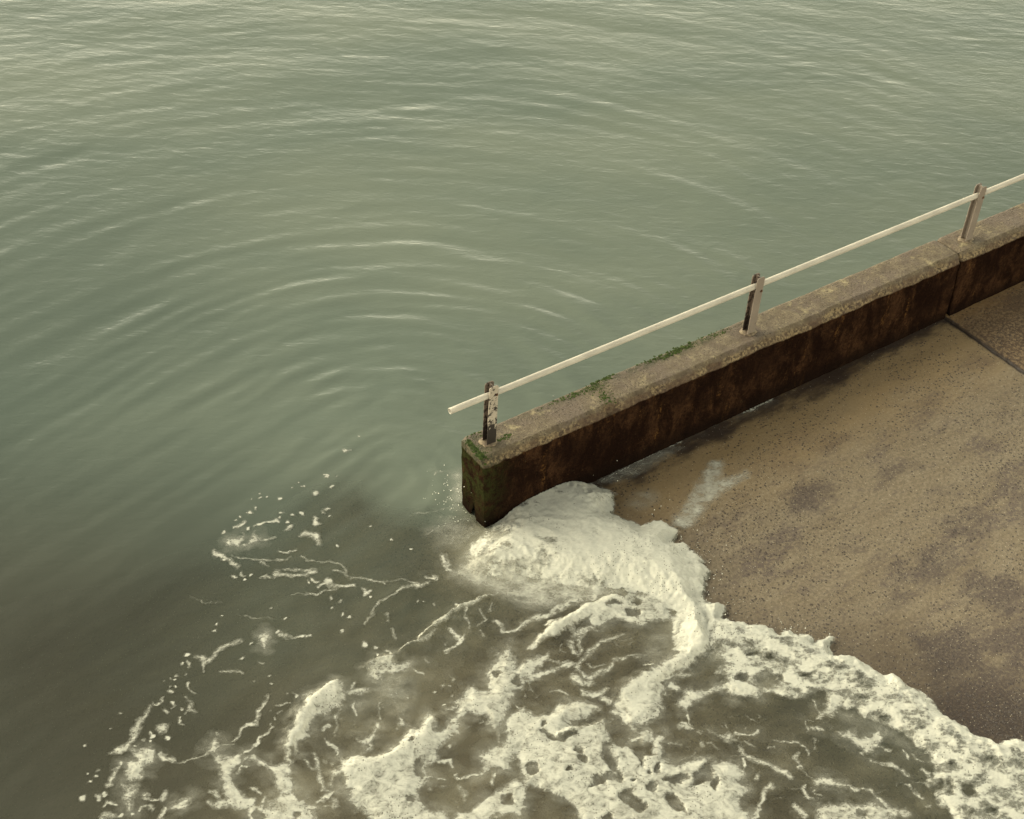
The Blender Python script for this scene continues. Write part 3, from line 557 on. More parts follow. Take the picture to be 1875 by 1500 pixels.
# crests inside the foam that stand up: (tile, height in metres, [(x, y, radius) ...])
RIDGES = [
 ('t3', .055, [(720,520,40),(800,460,50),(900,410,55),(1000,360,60),(1090,310,70),(1200,280,80),(1320,230,80),(1350,140,70),(1300,60,60)]),
 ('t3', .03, [(230,850,26),(320,810,26),(420,800,26),(520,785,22),(570,755,16)]),
 ('t2', .05, [(470,330,30),(560,270,40),(640,240,40),(730,230,40),(800,160,30),(900,115,25),(1020,50,20)]),
 ('t2', .04, [(-150,950,50),(-120,820,60),(-40,690,60),(60,570,60),(180,490,50),(270,460,40)]),
 ('t2', .035, [(260,1130,40),(420,1090,80),(600,1060,80),(760,960,70),(900,850,60),(1000,740,50)]),
 ('t6', .035, [(40,1380,25),(220,1240,25),(400,1120,22),(600,1050,18)]),
 ('t6', .05, [(1040,1400,40),(1150,1310,50),(1300,1230,60),(1480,1150,60),(1700,1080,60)]),
 ('t4', .045, [(1000,440,40),(1180,480,45),(1260,590,50),(1340,680,55),(1500,780,55),(1680,850,55),(1850,830,60),(2000,860,60)]),
 ('t7', .05, [(440,620,50),(540,610,60),(640,650,40)]), ('t7', .05, [(700,780,50),(800,850,40),(850,980,40)]),
 ('t7', .05, [(820,1060,40),(850,1100,40)]), ('t7', .04, [(900,1230,50),(980,1250,40),(1060,1360,40),(1200,1400,40),(1320,1410,40)]),
 ('t8', .05, [(900,520,40),(980,540,45),(1060,520,30)]), ('t8', .04, [(1120,680,50),(1200,690,50),(1320,740,50),(1450,800,50),(1600,880,50)]),
]

# ------------------------------------------------------------------ where the traced points lie in the place
def ray(px, py):
    d = np.stack([(np.asarray(px, float) - 937.5) / FPX, -(np.asarray(py, float) - 750.0) / FPX, np.ones_like(np.asarray(px, float))], -1)
    return d @ CR
def ramp_z(x, y):
    a, b = ab(x, y)
    return BASE_Z + SLOPE_R * a
def level(x, y):
    """mean water surface: still sea, or the sheet of water running up the slipway"""
    r = ramp_z(x, y) + .022
    return np.where(r > 0, r * r / (r + .03), 0) if isinstance(r, np.ndarray) else (r * r / (r + .03) if r > 0 else 0.0)
def on_water(px, py):
    d = ray(px, py)
    z = np.zeros(d.shape[:-1])
    for _ in range(7):
        t = (z - CAM_H) / d[..., 2]
        x, y = d[..., 0] * t, d[..., 1] * t
        z = level(np.asarray(x), np.asarray(y))
    return np.stack([x, y], -1)
def tile(t, pts):
    ox, oy, s = TILES[t]
    p = np.array([(q[0], q[1]) for q in pts], float)
    return on_water(ox + p[:, 0] / s, oy + p[:, 1] / s)
def radius(t, pts):
    """trace radii in metres"""
    s = TILES[t][2]
    w = tile(t, pts)
    depth = np.hypot(np.hypot(w[:, 0], w[:, 1]), CAM_H)
    return np.array([q[2] for q in pts], float) / s / FPX * depth

front_w = on_water(np.array([p[0] for p in FRONT], float), np.array([p[1] for p in FRONT], float))

def poly_sd(P, X, Y):
    """signed distance, positive inside"""
    d2 = np.full(X.shape, 1e9); ins = np.zeros(X.shape, bool)
    for (x0, y0), (x1, y1) in zip(P, np.roll(P, -1, 0)):
        ex, ey = x1 - x0, y1 - y0
        L = ex * ex + ey * ey + 1e-12
        t = np.clip(((X - x0) * ex + (Y - y0) * ey) / L, 0, 1)
        d2 = np.minimum(d2, (X - x0 - t * ex) ** 2 + (Y - y0 - t * ey) ** 2)
        c = (y0 > Y) != (y1 > Y)
        if abs(ey) > 1e-9:
            ins ^= c & (X < ex * (Y - y0) / ey + x0)
    d = np.sqrt(d2)
    return np.where(ins, d, -d)
def stroke_sd(P, R, X, Y):
    s = np.full(X.shape, -9.0)
    if len(P) == 1:
        return R[0] - np.hypot(X - P[0][0], Y - P[0][1])
    for i in range(len(P) - 1):
        (x0, y0), (x1, y1) = P[i], P[i + 1]
        ex, ey = x1 - x0, y1 - y0
        L = ex * ex + ey * ey + 1e-12
        t = np.clip(((X - x0) * ex + (Y - y0) * ey) / L, 0, 1)
        s = np.maximum(s, R[i] + t * (R[i + 1] - R[i]) - np.hypot(X - x0 - t * ex, Y - y0 - t * ey))
    return s

# region that the run-up wets: everything seaward of the front
_a, _b = ab(front_w[-1][0], front_w[-1][1])
WET = np.concatenate([np.array([loc(2.2, .05, 0)[:2], loc(.9, .0, 0)[:2]])[1:], front_w,
                      np.array([loc(_a - .5, 20, 0)[:2], loc(-30, 20, 0)[:2], loc(-30, 0, 0)[:2]])])

SRC = on_water(np.array([800.]), np.array([815.]))[0]
SEG0, SEG1 = np.array([-1.0, 8.6]), np.array([-4.6, 4.3])
def front_dist(x, y, ox=0.0, oy=0.0):
    """distance from the wall end and the edge of the slipway, where the waves are thrown back"""
    ex, ey = SEG1 - SEG0
    px, py = x - SEG0[0] - ox, y - SEG0[1] - oy
    t = np.clip((px * ex + py * ey) / (ex * ex + ey * ey), 0, 1)
    return np.hypot(px - t * ex, py - t * ey)
def waves(X, Y):
    r = np.random.default_rng(21)
    wx = X + .35 * perlin(X / 2.3, Y / 2.3, 3) + .10 * perlin(X / .7, Y / .7, 5)
    wy = Y + .35 * perlin(X / 2.3 + 7, Y / 2.3, 4) + .10 * perlin(X / .7, Y / .7 + 9, 6)
    th = np.arctan2(X - SRC[0], Y - SRC[1])                       # 0 ahead, negative to the west
    side = smooth(1.25, .35, th)                                  # calmer in the lee of the wall
    rr = np.hypot(X - SRC[0], Y - SRC[1])
    h = np.zeros_like(X)
    for i in range(16):
        lam = .30 + 1.0 * (i / 15.0) ** 1.4
        jit = r.normal(0, .30 + 1.3 * lam, 2)
        ph = front_dist(wx, wy, jit[0] * .8, jit[1] * .8) * 2 * math.pi / lam + r.random() * 6.28
        env = np.clip(.35 + 1.6 * perlin(X / (1.6 + lam * 1.4) + 11 * i, Y / (1.0 + lam) + 3.7 * i, i + 8), 0, 1.6)
        env = env * np.clip(.48 + 2.0 * perlin(th * rr / (.5 + .9 * lam) + 5.3 * i, ph / 6.28 * .8 + 2.1 * i, i + 60), .05, 1.3)
        s = np.sin(ph)
        h += .0038 * (1 - .45 * smooth(10.5, 14.0, Y)) * lam ** 1.05 * env * (s + .25 * np.cos(2 * ph + .4)) * (.26 + .74 * side)
    # the sharper ring waves thrown back from the wall end
    ring = np.exp(-((rr - 2.6) / 1.5) ** 2) * smooth(-1.5, -.5, th) * smooth(1.3, .5, th)
    d = front_dist(wx, wy, .2, .0)
    h += .0050 * ring * np.sin(d * 2 * math.pi / .40) * np.clip(.4 + 1.8 * perlin(X / .9, Y / .9, 40), 0, 1.5)
    for j, lm in enumerate((.17, .22, .28, .36)):
        dj = front_dist(X + .12 * perlin(X / 1.6, Y / 1.6, 41 + j), Y + .12 * perlin(X / 1.6 + 5, Y / 1.6, 45 + j), .3 - .2 * j, .15 * j)
        en = (1 - .6 * smooth(2.2, 4.0, rr)) * np.clip(.40 + 1.4 * perlin(th * 2.6 + j * 9, dj / .55 + j * 4, 47 + j), 0, 1.2)
        h += lm * .0135 * en * np.sin(dj * 2 * math.pi / lm + j) * smooth(.3, 1.0, rr) * smooth(5.5 + 2 * j, 2.0 + j, rr) * smooth(1.35, .5, th)
    near = np.exp(-(rr / 1.3) ** 2)
    h += .0018 * near * np.sin(d * 2 * math.pi / .17 + 1)
    h *= 1 - .62 * smooth(-.4, -2.0, X) * smooth(10.2, 7.6, Y)
    h += .012 * perlin(X / 1.9, Y / 1.1, 30)
    h += .0030 * smooth(-.2, -1.6, X) * smooth(10.2, 8.0, Y) * fbm((X * .62 + Y * .79) / .9, (X * .79 - Y * .62) / .22, 3, 34)
    h += .0012 * fbm(X / .30, Y / .16, 2, 33)
    h += smooth(10.0, 15.0, Y) * np.clip(.25 + 2.3 * perlin(X / 3.2, Y / 1.3, 36), 0.05, 1.6) * (.0042 * perlin(wx / .55, wy / .17, 37) + .0020 * perlin(wx / .30, wy / .09, 38))
    return h

def surface(X, Y, wet):
    """water surface, and how far it stands over what is under it"""
    rz = ramp_z(X, Y)
    a, b = ab(X, Y)
    film = np.clip(wet * .30, -.06, .045) - .004
    inr = (b > .0) | (a < -.2)
    up = rz + film + .006 * fbm(X / .22, Y / .22, 3, 50) * smooth(.0, .15, wet)
    shal = smooth(-.25, .05, rz) * smooth(-.3, .3, b)
    W = waves(X, Y) * (1 - .75 * shal)
    chop = smooth(.0, .4, wet) * smooth(-3.4, -.6, a) * smooth(-1.2, -.1, b)
    W = W + .020 * chop * fbm(X / .34, Y / .26, 3, 52)
    k = .03
    hh = np.clip(.5 + .5 * (up - W) / k, 0, 1)
    S = np.where(b > -.05, up * hh + W * (1 - hh) + k * hh * (1 - hh), W)
    dep = S - rz
    # beyond the edges of the submerged concrete the bottom falls away
    edge = smooth(-1.7, -.35, b + .35 * perlin(X / .8, Y / .8, 60)) * smooth(-6.5, -3.2, a + .5 * perlin(X / 1.1, Y / 1.1, 61))
    dep = np.where(b > -1.7, dep + (1 - edge) * .9, 3.0)
    dep = np.where((b < B_BACK) & (a > -.1), np.maximum(dep, .12 + 1.5 * smooth(-.1, .5, a)), dep)
    dep = np.maximum(dep, 1.1 * smooth(-1.15, .05, a + .16 * fbm(X / .35, Y / .3, 3, 63)) ** 1.5 * smooth(.12, -.62, b + .14 * fbm(X / .35, Y / .3, 3, 64)))
    return S, np.clip(dep, 0, 4)

# ------------------------------------------------------------------ sea
def axis(segs, far0, far1):
    inner = np.concatenate([np.arange(a, b, s) for a, b, s in segs] + [[segs[-1][1]]])
    st = np.array([.1, .3, .8, 2, 5, 12, 30, 80, 200, 600, 1800, 4500])
    return np.concatenate([inner[0] - st[::-1][st[::-1] * 1 <= far0], inner, inner[-1] + st[st <= far1]])
xs = axis([(-8, -4, .035), (-4, 5, .022), (5, 8.4, .05)], 5000, 5000)
ys = axis([(4.2, 10.2, .020), (10.2, 14, .026), (14, 20, .034)], 5000, 5000)
X, Y = np.meshgrid(xs, ys)
wet = poly_sd(WET, X, Y)
Z, dep = surface(X, Y, wet)
fade = smooth(40, 22, np.hypot(X, Y))
Z = Z * np.where(fade < 1, fade, 1)
a_, b_ = ab(X, Y)
opac = 1 - np.exp(-dep / .25)
opac = np.clip(.14 + .88 * opac, 0, 1)
murk = smooth(-.2, 1.6, b_ + .5 * fbm(X / 1.5, Y / 1.1, 3, 70)) * smooth(2.0, -.5, a_)
mass_w = on_water(np.array([p[0] for p in MASS], float), np.array([p[1] for p in MASS], float))
surge_w = on_water(np.array([p[0] for p in SURGE], float), np.array([p[1] for p in SURGE], float))
zone_w = on_water(np.array([560., 760., 960., 1300., 1700., 1875., 2300., 1700., 900., 380.]), np.array([1330., 1180., 1090., 1130., 1330., 1480., 1700., 1760., 1700., 1500.]))
turb = smooth(-.2, .3, poly_sd(zone_w, X, Y)) * np.clip(.16 + .45 * fbm(X / .35, Y / .22, 4, 78), 0, .5)
aer = np.maximum(turb, smooth(-.35, .15, poly_sd(mass_w, X, Y)) * .75, smooth(-.15, .1, poly_sd(surge_w, X, Y)) * .45)
opac = np.maximum(opac, aer * .8)
vignette_deep = smooth(-1.0, -4.2, X + .9 * fbm(X / 3, Y / 2, 3, 75)) * smooth(15.5, 8.5, Y) * .95  # leftward darkening: lens vignette painted into the water colour, plus deeper water
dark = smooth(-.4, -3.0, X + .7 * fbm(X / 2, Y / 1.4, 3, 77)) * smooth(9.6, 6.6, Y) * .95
sea_me = grid_mesh('sea', X, Y, Z, None, {'vignette_deep': vignette_deep, 'dark': dark, 'opac': opac, 'murk': murk, 'aer': aer})
sea = link('sea', sea_me, M_WATER); sea['kind'] = 'structure'
sea['label'] = 'milky grey-green sea with soft ring ripples spreading from the wall end'; sea['category'] = 'sea'

xs2 = np.linspace(-60, 60, 60); ys2 = np.linspace(-40, 120, 60)
X2, Y2 = np.meshgrid(xs2, ys2)
bed = link('seabed', grid_mesh('seabed', X2, Y2, -3.0 + .2 * fbm(X2 / 9, Y2 / 9, 3, 80)), M_BED); bed['kind'] = 'structure'
bed['label'] = 'silty seabed under the milky green water'; bed['category'] = 'seabed'

# ------------------------------------------------------------------ slipway
slip = bpy.data.objects.new('slipway', None); COL.objects.link(slip); slip.location = loc(2, 2, BASE_Z + 2 * SLOPE_R)
slip['kind'] = 'structure'; slip['label'] = 'sandy concrete slipway sloping down into the sea beside the wall'; slip['category'] = 'slipway'
bpy.context.view_layer.update()
# weathered purple-grey stains seen on the slab (centre and half-size on the photograph, weight)
STAINS = [(1480,905,50,34,.9),(1530,812,48,20,.8),(1690,742,46,18,.6),(1640,868,60,24,.7),(1705,1040,70,30,.8),(1762,958,50,28,.7),(1618,1030,56,24,.6),
          (1745,1192,60,40,1),(1690,1182,34,18,.9),(1650,1100,46,18,.7),(1822,1080,60,40,.9),(1805,1295,110,60,1),(1845,1180,50,50,.9),(1842,900,50,28,.6),
          (1560,1000,36,18,.5),(1450,1042,48,18,.5),(1405,930,30,14,.4),(1335,786,60,9,.9),(1285,815,40,9,.9),(1425,757,40,9,.9),(1570,686,60,12,.8),
          (1215,846,40,12,.9),(1160,905,26,18,.5),(1790,660,50,30,.7),(1850,760,50,30,.5),(1720,900,40,18,.5),(1600,940,40,16,.4)]
def on_ramp(px, py):
    d = ray(px, py)
    k = SLOPE_R
    den = d[2] - k * (d[0] * UH[0] + d[1] * UH[1])
    t = (BASE_Z - k * (O2 @ UH) - CAM_H) / den
    return ab(d[0] * t, d[1] * t)
def slab(a0, a1, b0, b1, step, mat, lift=0.0, ragged0=False, ragged1=False, label=None):
    aa = np.arange(a0, a1 + step * .5, step)
    if ragged1: aa = np.concatenate([aa[aa < a1 - .03], [a1 - .022, a1 - .012, a1 - .005, a1 - .001, a1]])
    if ragged0: aa = np.concatenate([[a0, a0 + .001, a0 + .005, a0 + .012, a0 + .022], aa[aa > a0 + .03]])
    A, B = np.meshgrid(aa, np.arange(b0, b1 + step * .5, step))
    A = A.copy(); shift = 0
    if ragged1: shift = shift + .012 * fbm(B / .22, B * 0 + 3.1, 4, 90) * smooth(a1 - .12, a1, A)
    if ragged0: shift = shift + .012 * fbm(B / .22, B * 0 + 8.7, 4, 95) * smooth(a0 + .12, a0, A)
    A2 = A + shift
    x = O2[0] + UH[0] * A2 + VH[0] * B; y = O2[1] + UH[1] * A2 + VH[1] * B
    rel = .0022 * fbm(A2 / .5, B / .2, 3, 100) + lift
    z = BASE_Z + SLOPE_R * A2 + rel
    if ragged1:  # worn lip and the side of the joint
        z = z - .010 * smooth(a1 - .05, a1 - .005, A) * (.6 + .8 * perlin(B / .13, B * 0 + 1.3, 97))
        z = np.where(A > a1 - .0005, z - .14, z)
    if ragged0:
        z = z - .008 * smooth(a0 + .05, a0 + .005, A) * (.6 + .8 * perlin(B / .13, B * 0 + 5.3, 98))
        z = np.where(A < a0 + .0005, z - .14, z)
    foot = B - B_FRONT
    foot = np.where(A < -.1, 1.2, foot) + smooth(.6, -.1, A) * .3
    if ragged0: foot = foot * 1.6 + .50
    seam = np.full(A.shape, 1.0)
    if ragged1: seam = np.minimum(seam, (a1 - A) + .012 * fbm(B / .08, A / .08, 3, 109))
    if ragged0: seam = np.minimum(seam, (A - a0) + .012 * fbm(B / .08, A / .08, 3, 110))
    wetA = smooth(.10, -.02, -poly_sd(WET, x, y) - .02 + .06 * fbm(x / .3, y / .3, 3, 102)) * .55
    ahead = -poly_sd(WET, x, y) + .12 * fbm(x / .3, y / .3, 4, 107)
    wetA = np.maximum(wetA, .95 * smooth(.85, .05, ahead) * smooth(1.7, 3.0, B))
    wetA = np.maximum(wetA, .35 * smooth(.30, .0, ahead))
    wetA = np.maximum(wetA, smooth(-.3, -1.2, A2 + .5 * fbm(x / .6, y / .6, 3, 105)))
    deepwet = smooth(-.3, -1.2, A2 + .5 * fbm(x / .6, y / .6, 3, 105))
    stain = np.zeros(A.shape)
    w1 = .10 * fbm(A2 / .35, B / .22, 4, 111); w2 = .10 * fbm(A2 / .35 + 9, B / .22, 4, 112)
    for px, py, rx, ry, wt in STAINS:
        ca, cb = on_ramp(px, py); sa, sb = rx / 190.0, ry / 190.0
        stain = np.maximum(stain, wt * np.exp(-((A2 + w1 - ca) / sa) ** 2 - ((B + w2 - cb) / (sb * 1.3)) ** 2))
    keep = ~((A[:-1, :-1] > -.12) & (B[:-1, :-1] < B_FRONT - .10))
    me = grid_mesh('slab', x, y, z, keep, {'loc': np.stack([A2, B, rel], -1), 'foot': foot, 'seam': seam, 'stain': stain, 'deepwet': deepwet, 'wet': wetA})
    o = link('slab', me, mat, slip); o.matrix_parent_inverse = slip.matrix_world.inverted()
    if label: o['label'] = label
    return o
slab(-6.5, A_JOINT - .011, -1.6, 11.0, .028, M_RAMP, 0, False, True)
slab(A_JOINT + .011, 15.0, 0.06, 11.0, .04, M_RAMP2, .006, True, False, 'darker rough slab above the open joint')
# bottom of the joint
Aj, Bj = np.meshgrid(np.array([A_JOINT - .03, A_JOINT + .03]), np.linspace(.06, 11.0, 80))
me = grid_mesh('joint_filler', O2[0] + UH[0] * Aj + VH[0] * Bj, O2[1] + UH[1] * Aj + VH[1] * Bj, BASE_Z + SLOPE_R * Aj - .10)
o = link('joint_filler', me, M_ROCK, slip); o.matrix_parent_inverse = slip.matrix_world.inverted()

# ------------------------------------------------------------------ wall
wall = bpy.data.objects.new('slipway_wall', None); COL.objects.link(wall); wall.location = loc(2.4, 0, BASE_Z + 2.4 * SLOPE_R)
wall['kind'] = 'thing'; wall['label'] = 'low weed-blackened concrete wall with pale worn top carrying the railing'; wall['category'] = 'wall'
bpy.context.view_layer.update()
def profile(n_back=22, n_top=30, n_ch=12, n_face=58):
    pts = [(B_BACK - .01, -1.25 + (1.25 - .02) * t) for t in np.linspace(0, 1, n_back)]
    pts += [(B_BACK + .004, -.006)]
    pts += [(b, .0) for b in np.linspace(B_BACK + .022, .113, n_top)]
    pts += [(.113 + (B_FRONT - .113) * t, -.062 * t ** 1.15) for t in np.linspace(.08, 1, n_ch)]
    pts += [(B_FRONT + .004 * t, -.062 - (1.25 - .062) * t) for t in np.linspace(.012, 1, n_face)]
    return np.array(pts)
PROF = profile()
def wall_section(a0, a1, cap0, cap1, seed, step=.0125):
    As = np.arange(a0, a1 + step * .5, step)
    rows, shrink = [], []
    cs = [.02, .2, .4, .6, .8, .93, .985]
    if cap0: rows += [a0] * len(cs); shrink += cs
    rows += list(As); shrink += [1.0] * len(As)
    if cap1: rows += [a1] * len(cs); shrink += cs[::-1]
    rows, shrink = np.array(rows), np.array(shrink)
    A = np.repeat(rows[:, None], len(PROF), 1); S = shrink[:, None]
    cb, cz = .012, -.55
    B = cb + (PROF[:, 0][None] - cb) * S; Hh = cz + (PROF[:, 1][None] - cz) * S
    # rounded, eroded end
    A = A + (1 - S) * 0
    if cap0:
        endw = smooth(a0 + .10, a0, A)
        A = A + endw * (.030 * np.clip(-Hh / .7, 0, 1.2) + .009 * fbm(B / .12 + 3, Hh / .12, 4, seed + 9))
        corner = smooth(a0 + .05, a0, A)
        Hh = Hh - .018 * corner * smooth(-.03, 0, Hh)
        B = B + .015 * corner * np.sign(cb - B) * (np.abs(B - cb) > .1)
    if cap1:
        endw = smooth(a1 - .06, a1, A)
        A = A + endw * .012 * fbm(B / .10 + 3, Hh / .12, 4, seed + 19)
        Hh = Hh - .006 * smooth(a1 - .03, a1, A) * smooth(-.03, 0, Hh)
    n1 = fbm(A / .16, (B - Hh) / .16, 4, seed); n2 = fbm(A / .45, (B - Hh) / .3, 3, seed + 4)
    front = smooth(.06, .15, B); top = smooth(-.04, -.005, Hh) * (1 - front)
    ch = smooth(.10, .14, B) * smooth(-.10, -.04, Hh)
    amp = .005 + .013 * ch
    Hh = Hh + (top + ch) * (amp * n1 * .8 + .005 * n2) * (S > .9)
    B = B + front * (.006 * n1 + .008 * n2 + .016 * ch * fbm(A / .09, Hh / .09, 4, seed + 30)) - (1 - front) * (1 - top) * (.006 * n1 + .008 * n2)
    for an, wdt, dp in ((1.02, .07, .022), (.98, .03, .012), (1.42, .05, .014), (3.35, .10, .016), (4.52, .06, .012), (2.55, .08, .008)):
        bite = np.exp(-((A - an) / wdt) ** 2) * ch
        B = B - bite * dp * .8; Hh = Hh - bite * dp
    x = O2[0] + UH[0] * A + VH[0] * B; y = O2[1] + UH[1] * A + VH[1] * B
    z = WALL_Z + SLOPE_T * A + Hh
    algae = np.exp(-((A + .15) / .16) ** 2) * smooth(-.75, -.30, Hh) * .8 + smooth(.0, -.12, B) * np.exp(-((A - 1.0) / .9) ** 2) * .55 * smooth(-.02, 0, Hh) + smooth(-.02, -.12, B) * np.exp(-((A - 1.95) / .5) ** 2) * .7
    return grid_mesh('wall_section', x, y, z, None, {'loc': np.stack([A + seed * 3.7, B, Hh], -1), 'algae': algae})
def part(name, me, mat, parent):
    o = link(name, me, mat, parent); o.matrix_parent_inverse = parent.matrix_world.inverted()
    return o
part('wall_section', wall_section(A_END, A_JOINT - .007, True, True, 0), M_WALL, wall)
part('wall_section', wall_section(A_JOINT + .013, 15.2, True, False, 5, .02), M_WALL, wall)

def rough_block(name, a0, a1, b0, b1, z0, z1, n, amp, seed):
    bm = bmesh.new()
    bmesh.ops.create_icosphere(bm, subdivisions=5, radius=1)
    for v in bm.verts:
        d = v.co.normalized()
        p = 5.0
        q = (abs(d.x) ** p + abs(d.y) ** p + abs(d.z) ** p) ** (-1 / p)
        c = d * q
        nn = float(fbm(np.array([c.x * 2.3 + seed]), np.array([c.y * 2.3 + c.z * 1.7]), 3, seed)[0])
        a = (a0 + a1) / 2 + c.x * (a1 - a0) / 2 * (1 + amp * nn); b = (b0 + b1) / 2 + c.y * (b1 - b0) / 2 * (1 + amp * nn)
        v.co = loc(a, b, (z0 + z1) / 2 + c.z * (z1 - z0) / 2 * (1 + amp * nn))
    me = bpy.data.meshes.new(name); bm.to_mesh(me); bm.free()
    me.polygons.foreach_set('use_smooth', [True] * len(me.polygons))
    return me
part('footing', rough_block('footing', -.62, .30, -.34, .20, -.55, -.055, 0, .16, 3), M_ROCK, wall)

def moss_mesh(name, blobs, seed):
    """many small leafy tufts standing on the wall top"""
    r = np.random.default_rng(seed)
    V, F = [], []
    for a0, b0, ra, rb, n in blobs:
        for _ in range(n):
            t = r.normal(0, .45, 2)
            a, b = a0 + t[0] * ra, b0 + t[1] * rb
            if b < B_BACK - .006 or a < A_END - .01: continue
            drop = .0
            if b > .113: drop = -.062 * (b - .113) / (B_FRONT - .113)
            base = np.array(loc(a, b, WALL_Z + SLOPE_T * a + drop - .002))
            hgt = .002 + .005 * r.random(); w = .005 + .011 * r.random() ** 2
            an = r.random() * 6.28
            k = len(V)
            tip = base + np.array([r.normal(0, .006), r.normal(0, .006), hgt])
            for j in range(4):
                V.append(base + np.array([math.cos(an + j * 1.571) * w, math.sin(an + j * 1.571) * w, 0]))
            V.append(tip)
            F += [(k, k + 1, k + 4), (k + 1, k + 2, k + 4), (k + 2, k + 3, k + 4), (k + 3, k, k + 4)]
    me = bpy.data.meshes.new(name); me.from_pydata([tuple(v) for v in V], [], F)
    return me
for i, blobs in enumerate([
    [(-.10, -.02, .07, .11, 330), (-.12, .09, .05, .05, 120), (-.02, -.06, .10, .07, 90), (.08, .02, .14, .03, 60)],
    [(1.00, -.10, .16, .035, 110), (1.14, -.13, .12, .03, 110), (1.06, -.04, .08, .07, 190), (1.04, .05, .08, .07, 110), (.75, -.11, .22, .03, 60)],
    [(1.80, -.115, .30, .035, 130), (2.05, -.11, .24, .04, 120), (1.55, -.12, .20, .03, 40), (2.30, -.11, .16, .04, 50)]]):
    mo = part('moss', moss_mesh('moss', blobs, 40 + i), M_MOSS, wall); mo['kind'] = 'stuff'
    mo['label'] = ['green moss over the seaward end of the wall top', 'green moss across the wall top between the first two posts', 'thin green moss along the back edge beside the middle post'][i]

# ------------------------------------------------------------------ railing
rail_root = bpy.data.objects.new('railing', None); COL.objects.link(rail_root); rail_root.location = loc(0, 0, WALL_Z)
rail_root['label'] = 'single cream tube handrail on short steel posts along the wall top'; rail_root['category'] = 'railing'
bpy.context.view_layer.update()
def tube_mesh(name, p0, p1, r, thick, seg=28, nlong=240):
    p0, p1 = Vector(p0), Vector(p1)
    d = (p1 - p0).normalized(); s = d.cross(Vector((0, 0, 1))).normalized(); t = s.cross(d)
    V, F = [], []
    rings = [(p0 + (p1 - p0) * (i / nlong), r) for i in range(nlong + 1)]
    inner = [(p0 + d * .28, r - thick), (p0, r - thick)]
    allr = inner + rings
    for c, rad in allr:
        for k in range(seg):
            an = 2 * math.pi * k / seg
            V.append(c + (s * math.cos(an) + t * math.sin(an)) * rad)
    for i in range(len(allr) - 1):
        for k in range(seg):
            F.append((i * seg + k, i * seg + (k + 1) % seg, (i + 1) * seg + (k + 1) % seg, (i + 1) * seg + k))
    me = bpy.data.meshes.new(name); me.from_pydata([tuple(v) for v in V], [], F)
    me.polygons.foreach_set('use_smooth', [True] * len(me.polygons))
    return me
RA0, RA1 = -.352, 15.0
part('rail', tube_mesh('rail', loc(RA0, 0, RAIL_Z + SLOPE_T * RA0), loc(RA1, 0, RAIL_Z + SLOPE_T * RA1), .0235, .004), M_RAIL, rail_root)

PH = RAIL_Z - WALL_Z + .095                       # post height above the wall top
def plate(name, w, t, h, rounded):
    """upright plate in its own frame: x along, y thickness, z up from -0.05; top corners rounded"""
    bm = bmesh.new()
    pts = [(-w, -.05), (w, -.05)]
    if rounded:
        rr = .024
        pts += [(w, h - rr)] + [(w - rr + rr * math.cos(a), h - rr + rr * math.sin(a)) for a in np.linspace(.2, 1.57, 6)]
        pts += [(-w + rr - rr * math.sin(a), h - rr + rr * math.cos(a)) for a in np.linspace(0, 1.37, 6)] + [(-w, h - rr)]
    else:
        pts += [(w, h), (-w, h)]
    f = [bm.verts.new((x, -t / 2, z)) for x, z in pts]; g = [bm.verts.new((x, t / 2, z)) for x, z in pts]
    bm.faces.new(f); bm.faces.new(g[::-1])
    for i in range(len(pts)):
        j = (i + 1) % len(pts)
        bm.faces.new((f[j], f[i], g[i], g[j]))
    bmesh.ops.recalc_face_normals(bm, faces=bm.faces)
    bmesh.ops.bevel(bm, geom=[e for e in bm.edges if e.calc_face_angle(0) > 1.0], offset=.0014, segments=1, affect='EDGES')
    me = bpy.data.meshes.new(name); bm.to_mesh(me); bm.free()
    return me
FD = .0335
flange_me, web_me = plate('flange', .039, .007, PH, True), plate('web', FD - .0038, .006, PH - .004, False)
def bolt_mesh():
    bm = bmesh.new()
    bmesh.ops.create_cone(bm, cap_ends=True, segments=6, radius1=.0095, radius2=.0085, depth=.010)
    bmesh.ops.create_cone(bm, cap_ends=True, segments=18, radius1=.013, radius2=.013, depth=.004, matrix=Matrix.Translation((0, 0, -.005)))
    bmesh.ops.rotate(bm, verts=bm.verts, cent=(0, 0, 0), matrix=Matrix.Rotation(math.pi / 2, 3, 'X'))
    me = bpy.data.meshes.new('bolt'); bm.to_mesh(me); bm.free(); me.materials.append(M_RUST)
    return me
bolt_me = bolt_mesh()
mesh_by_mat = {}
def with_mat(me, mat):
    k = (me.name, mat.name)
    if k not in mesh_by_mat:
        c = me.copy(); c.materials.append(mat); mesh_by_mat[k] = c
    return mesh_by_mat[k]
YAW = PHI
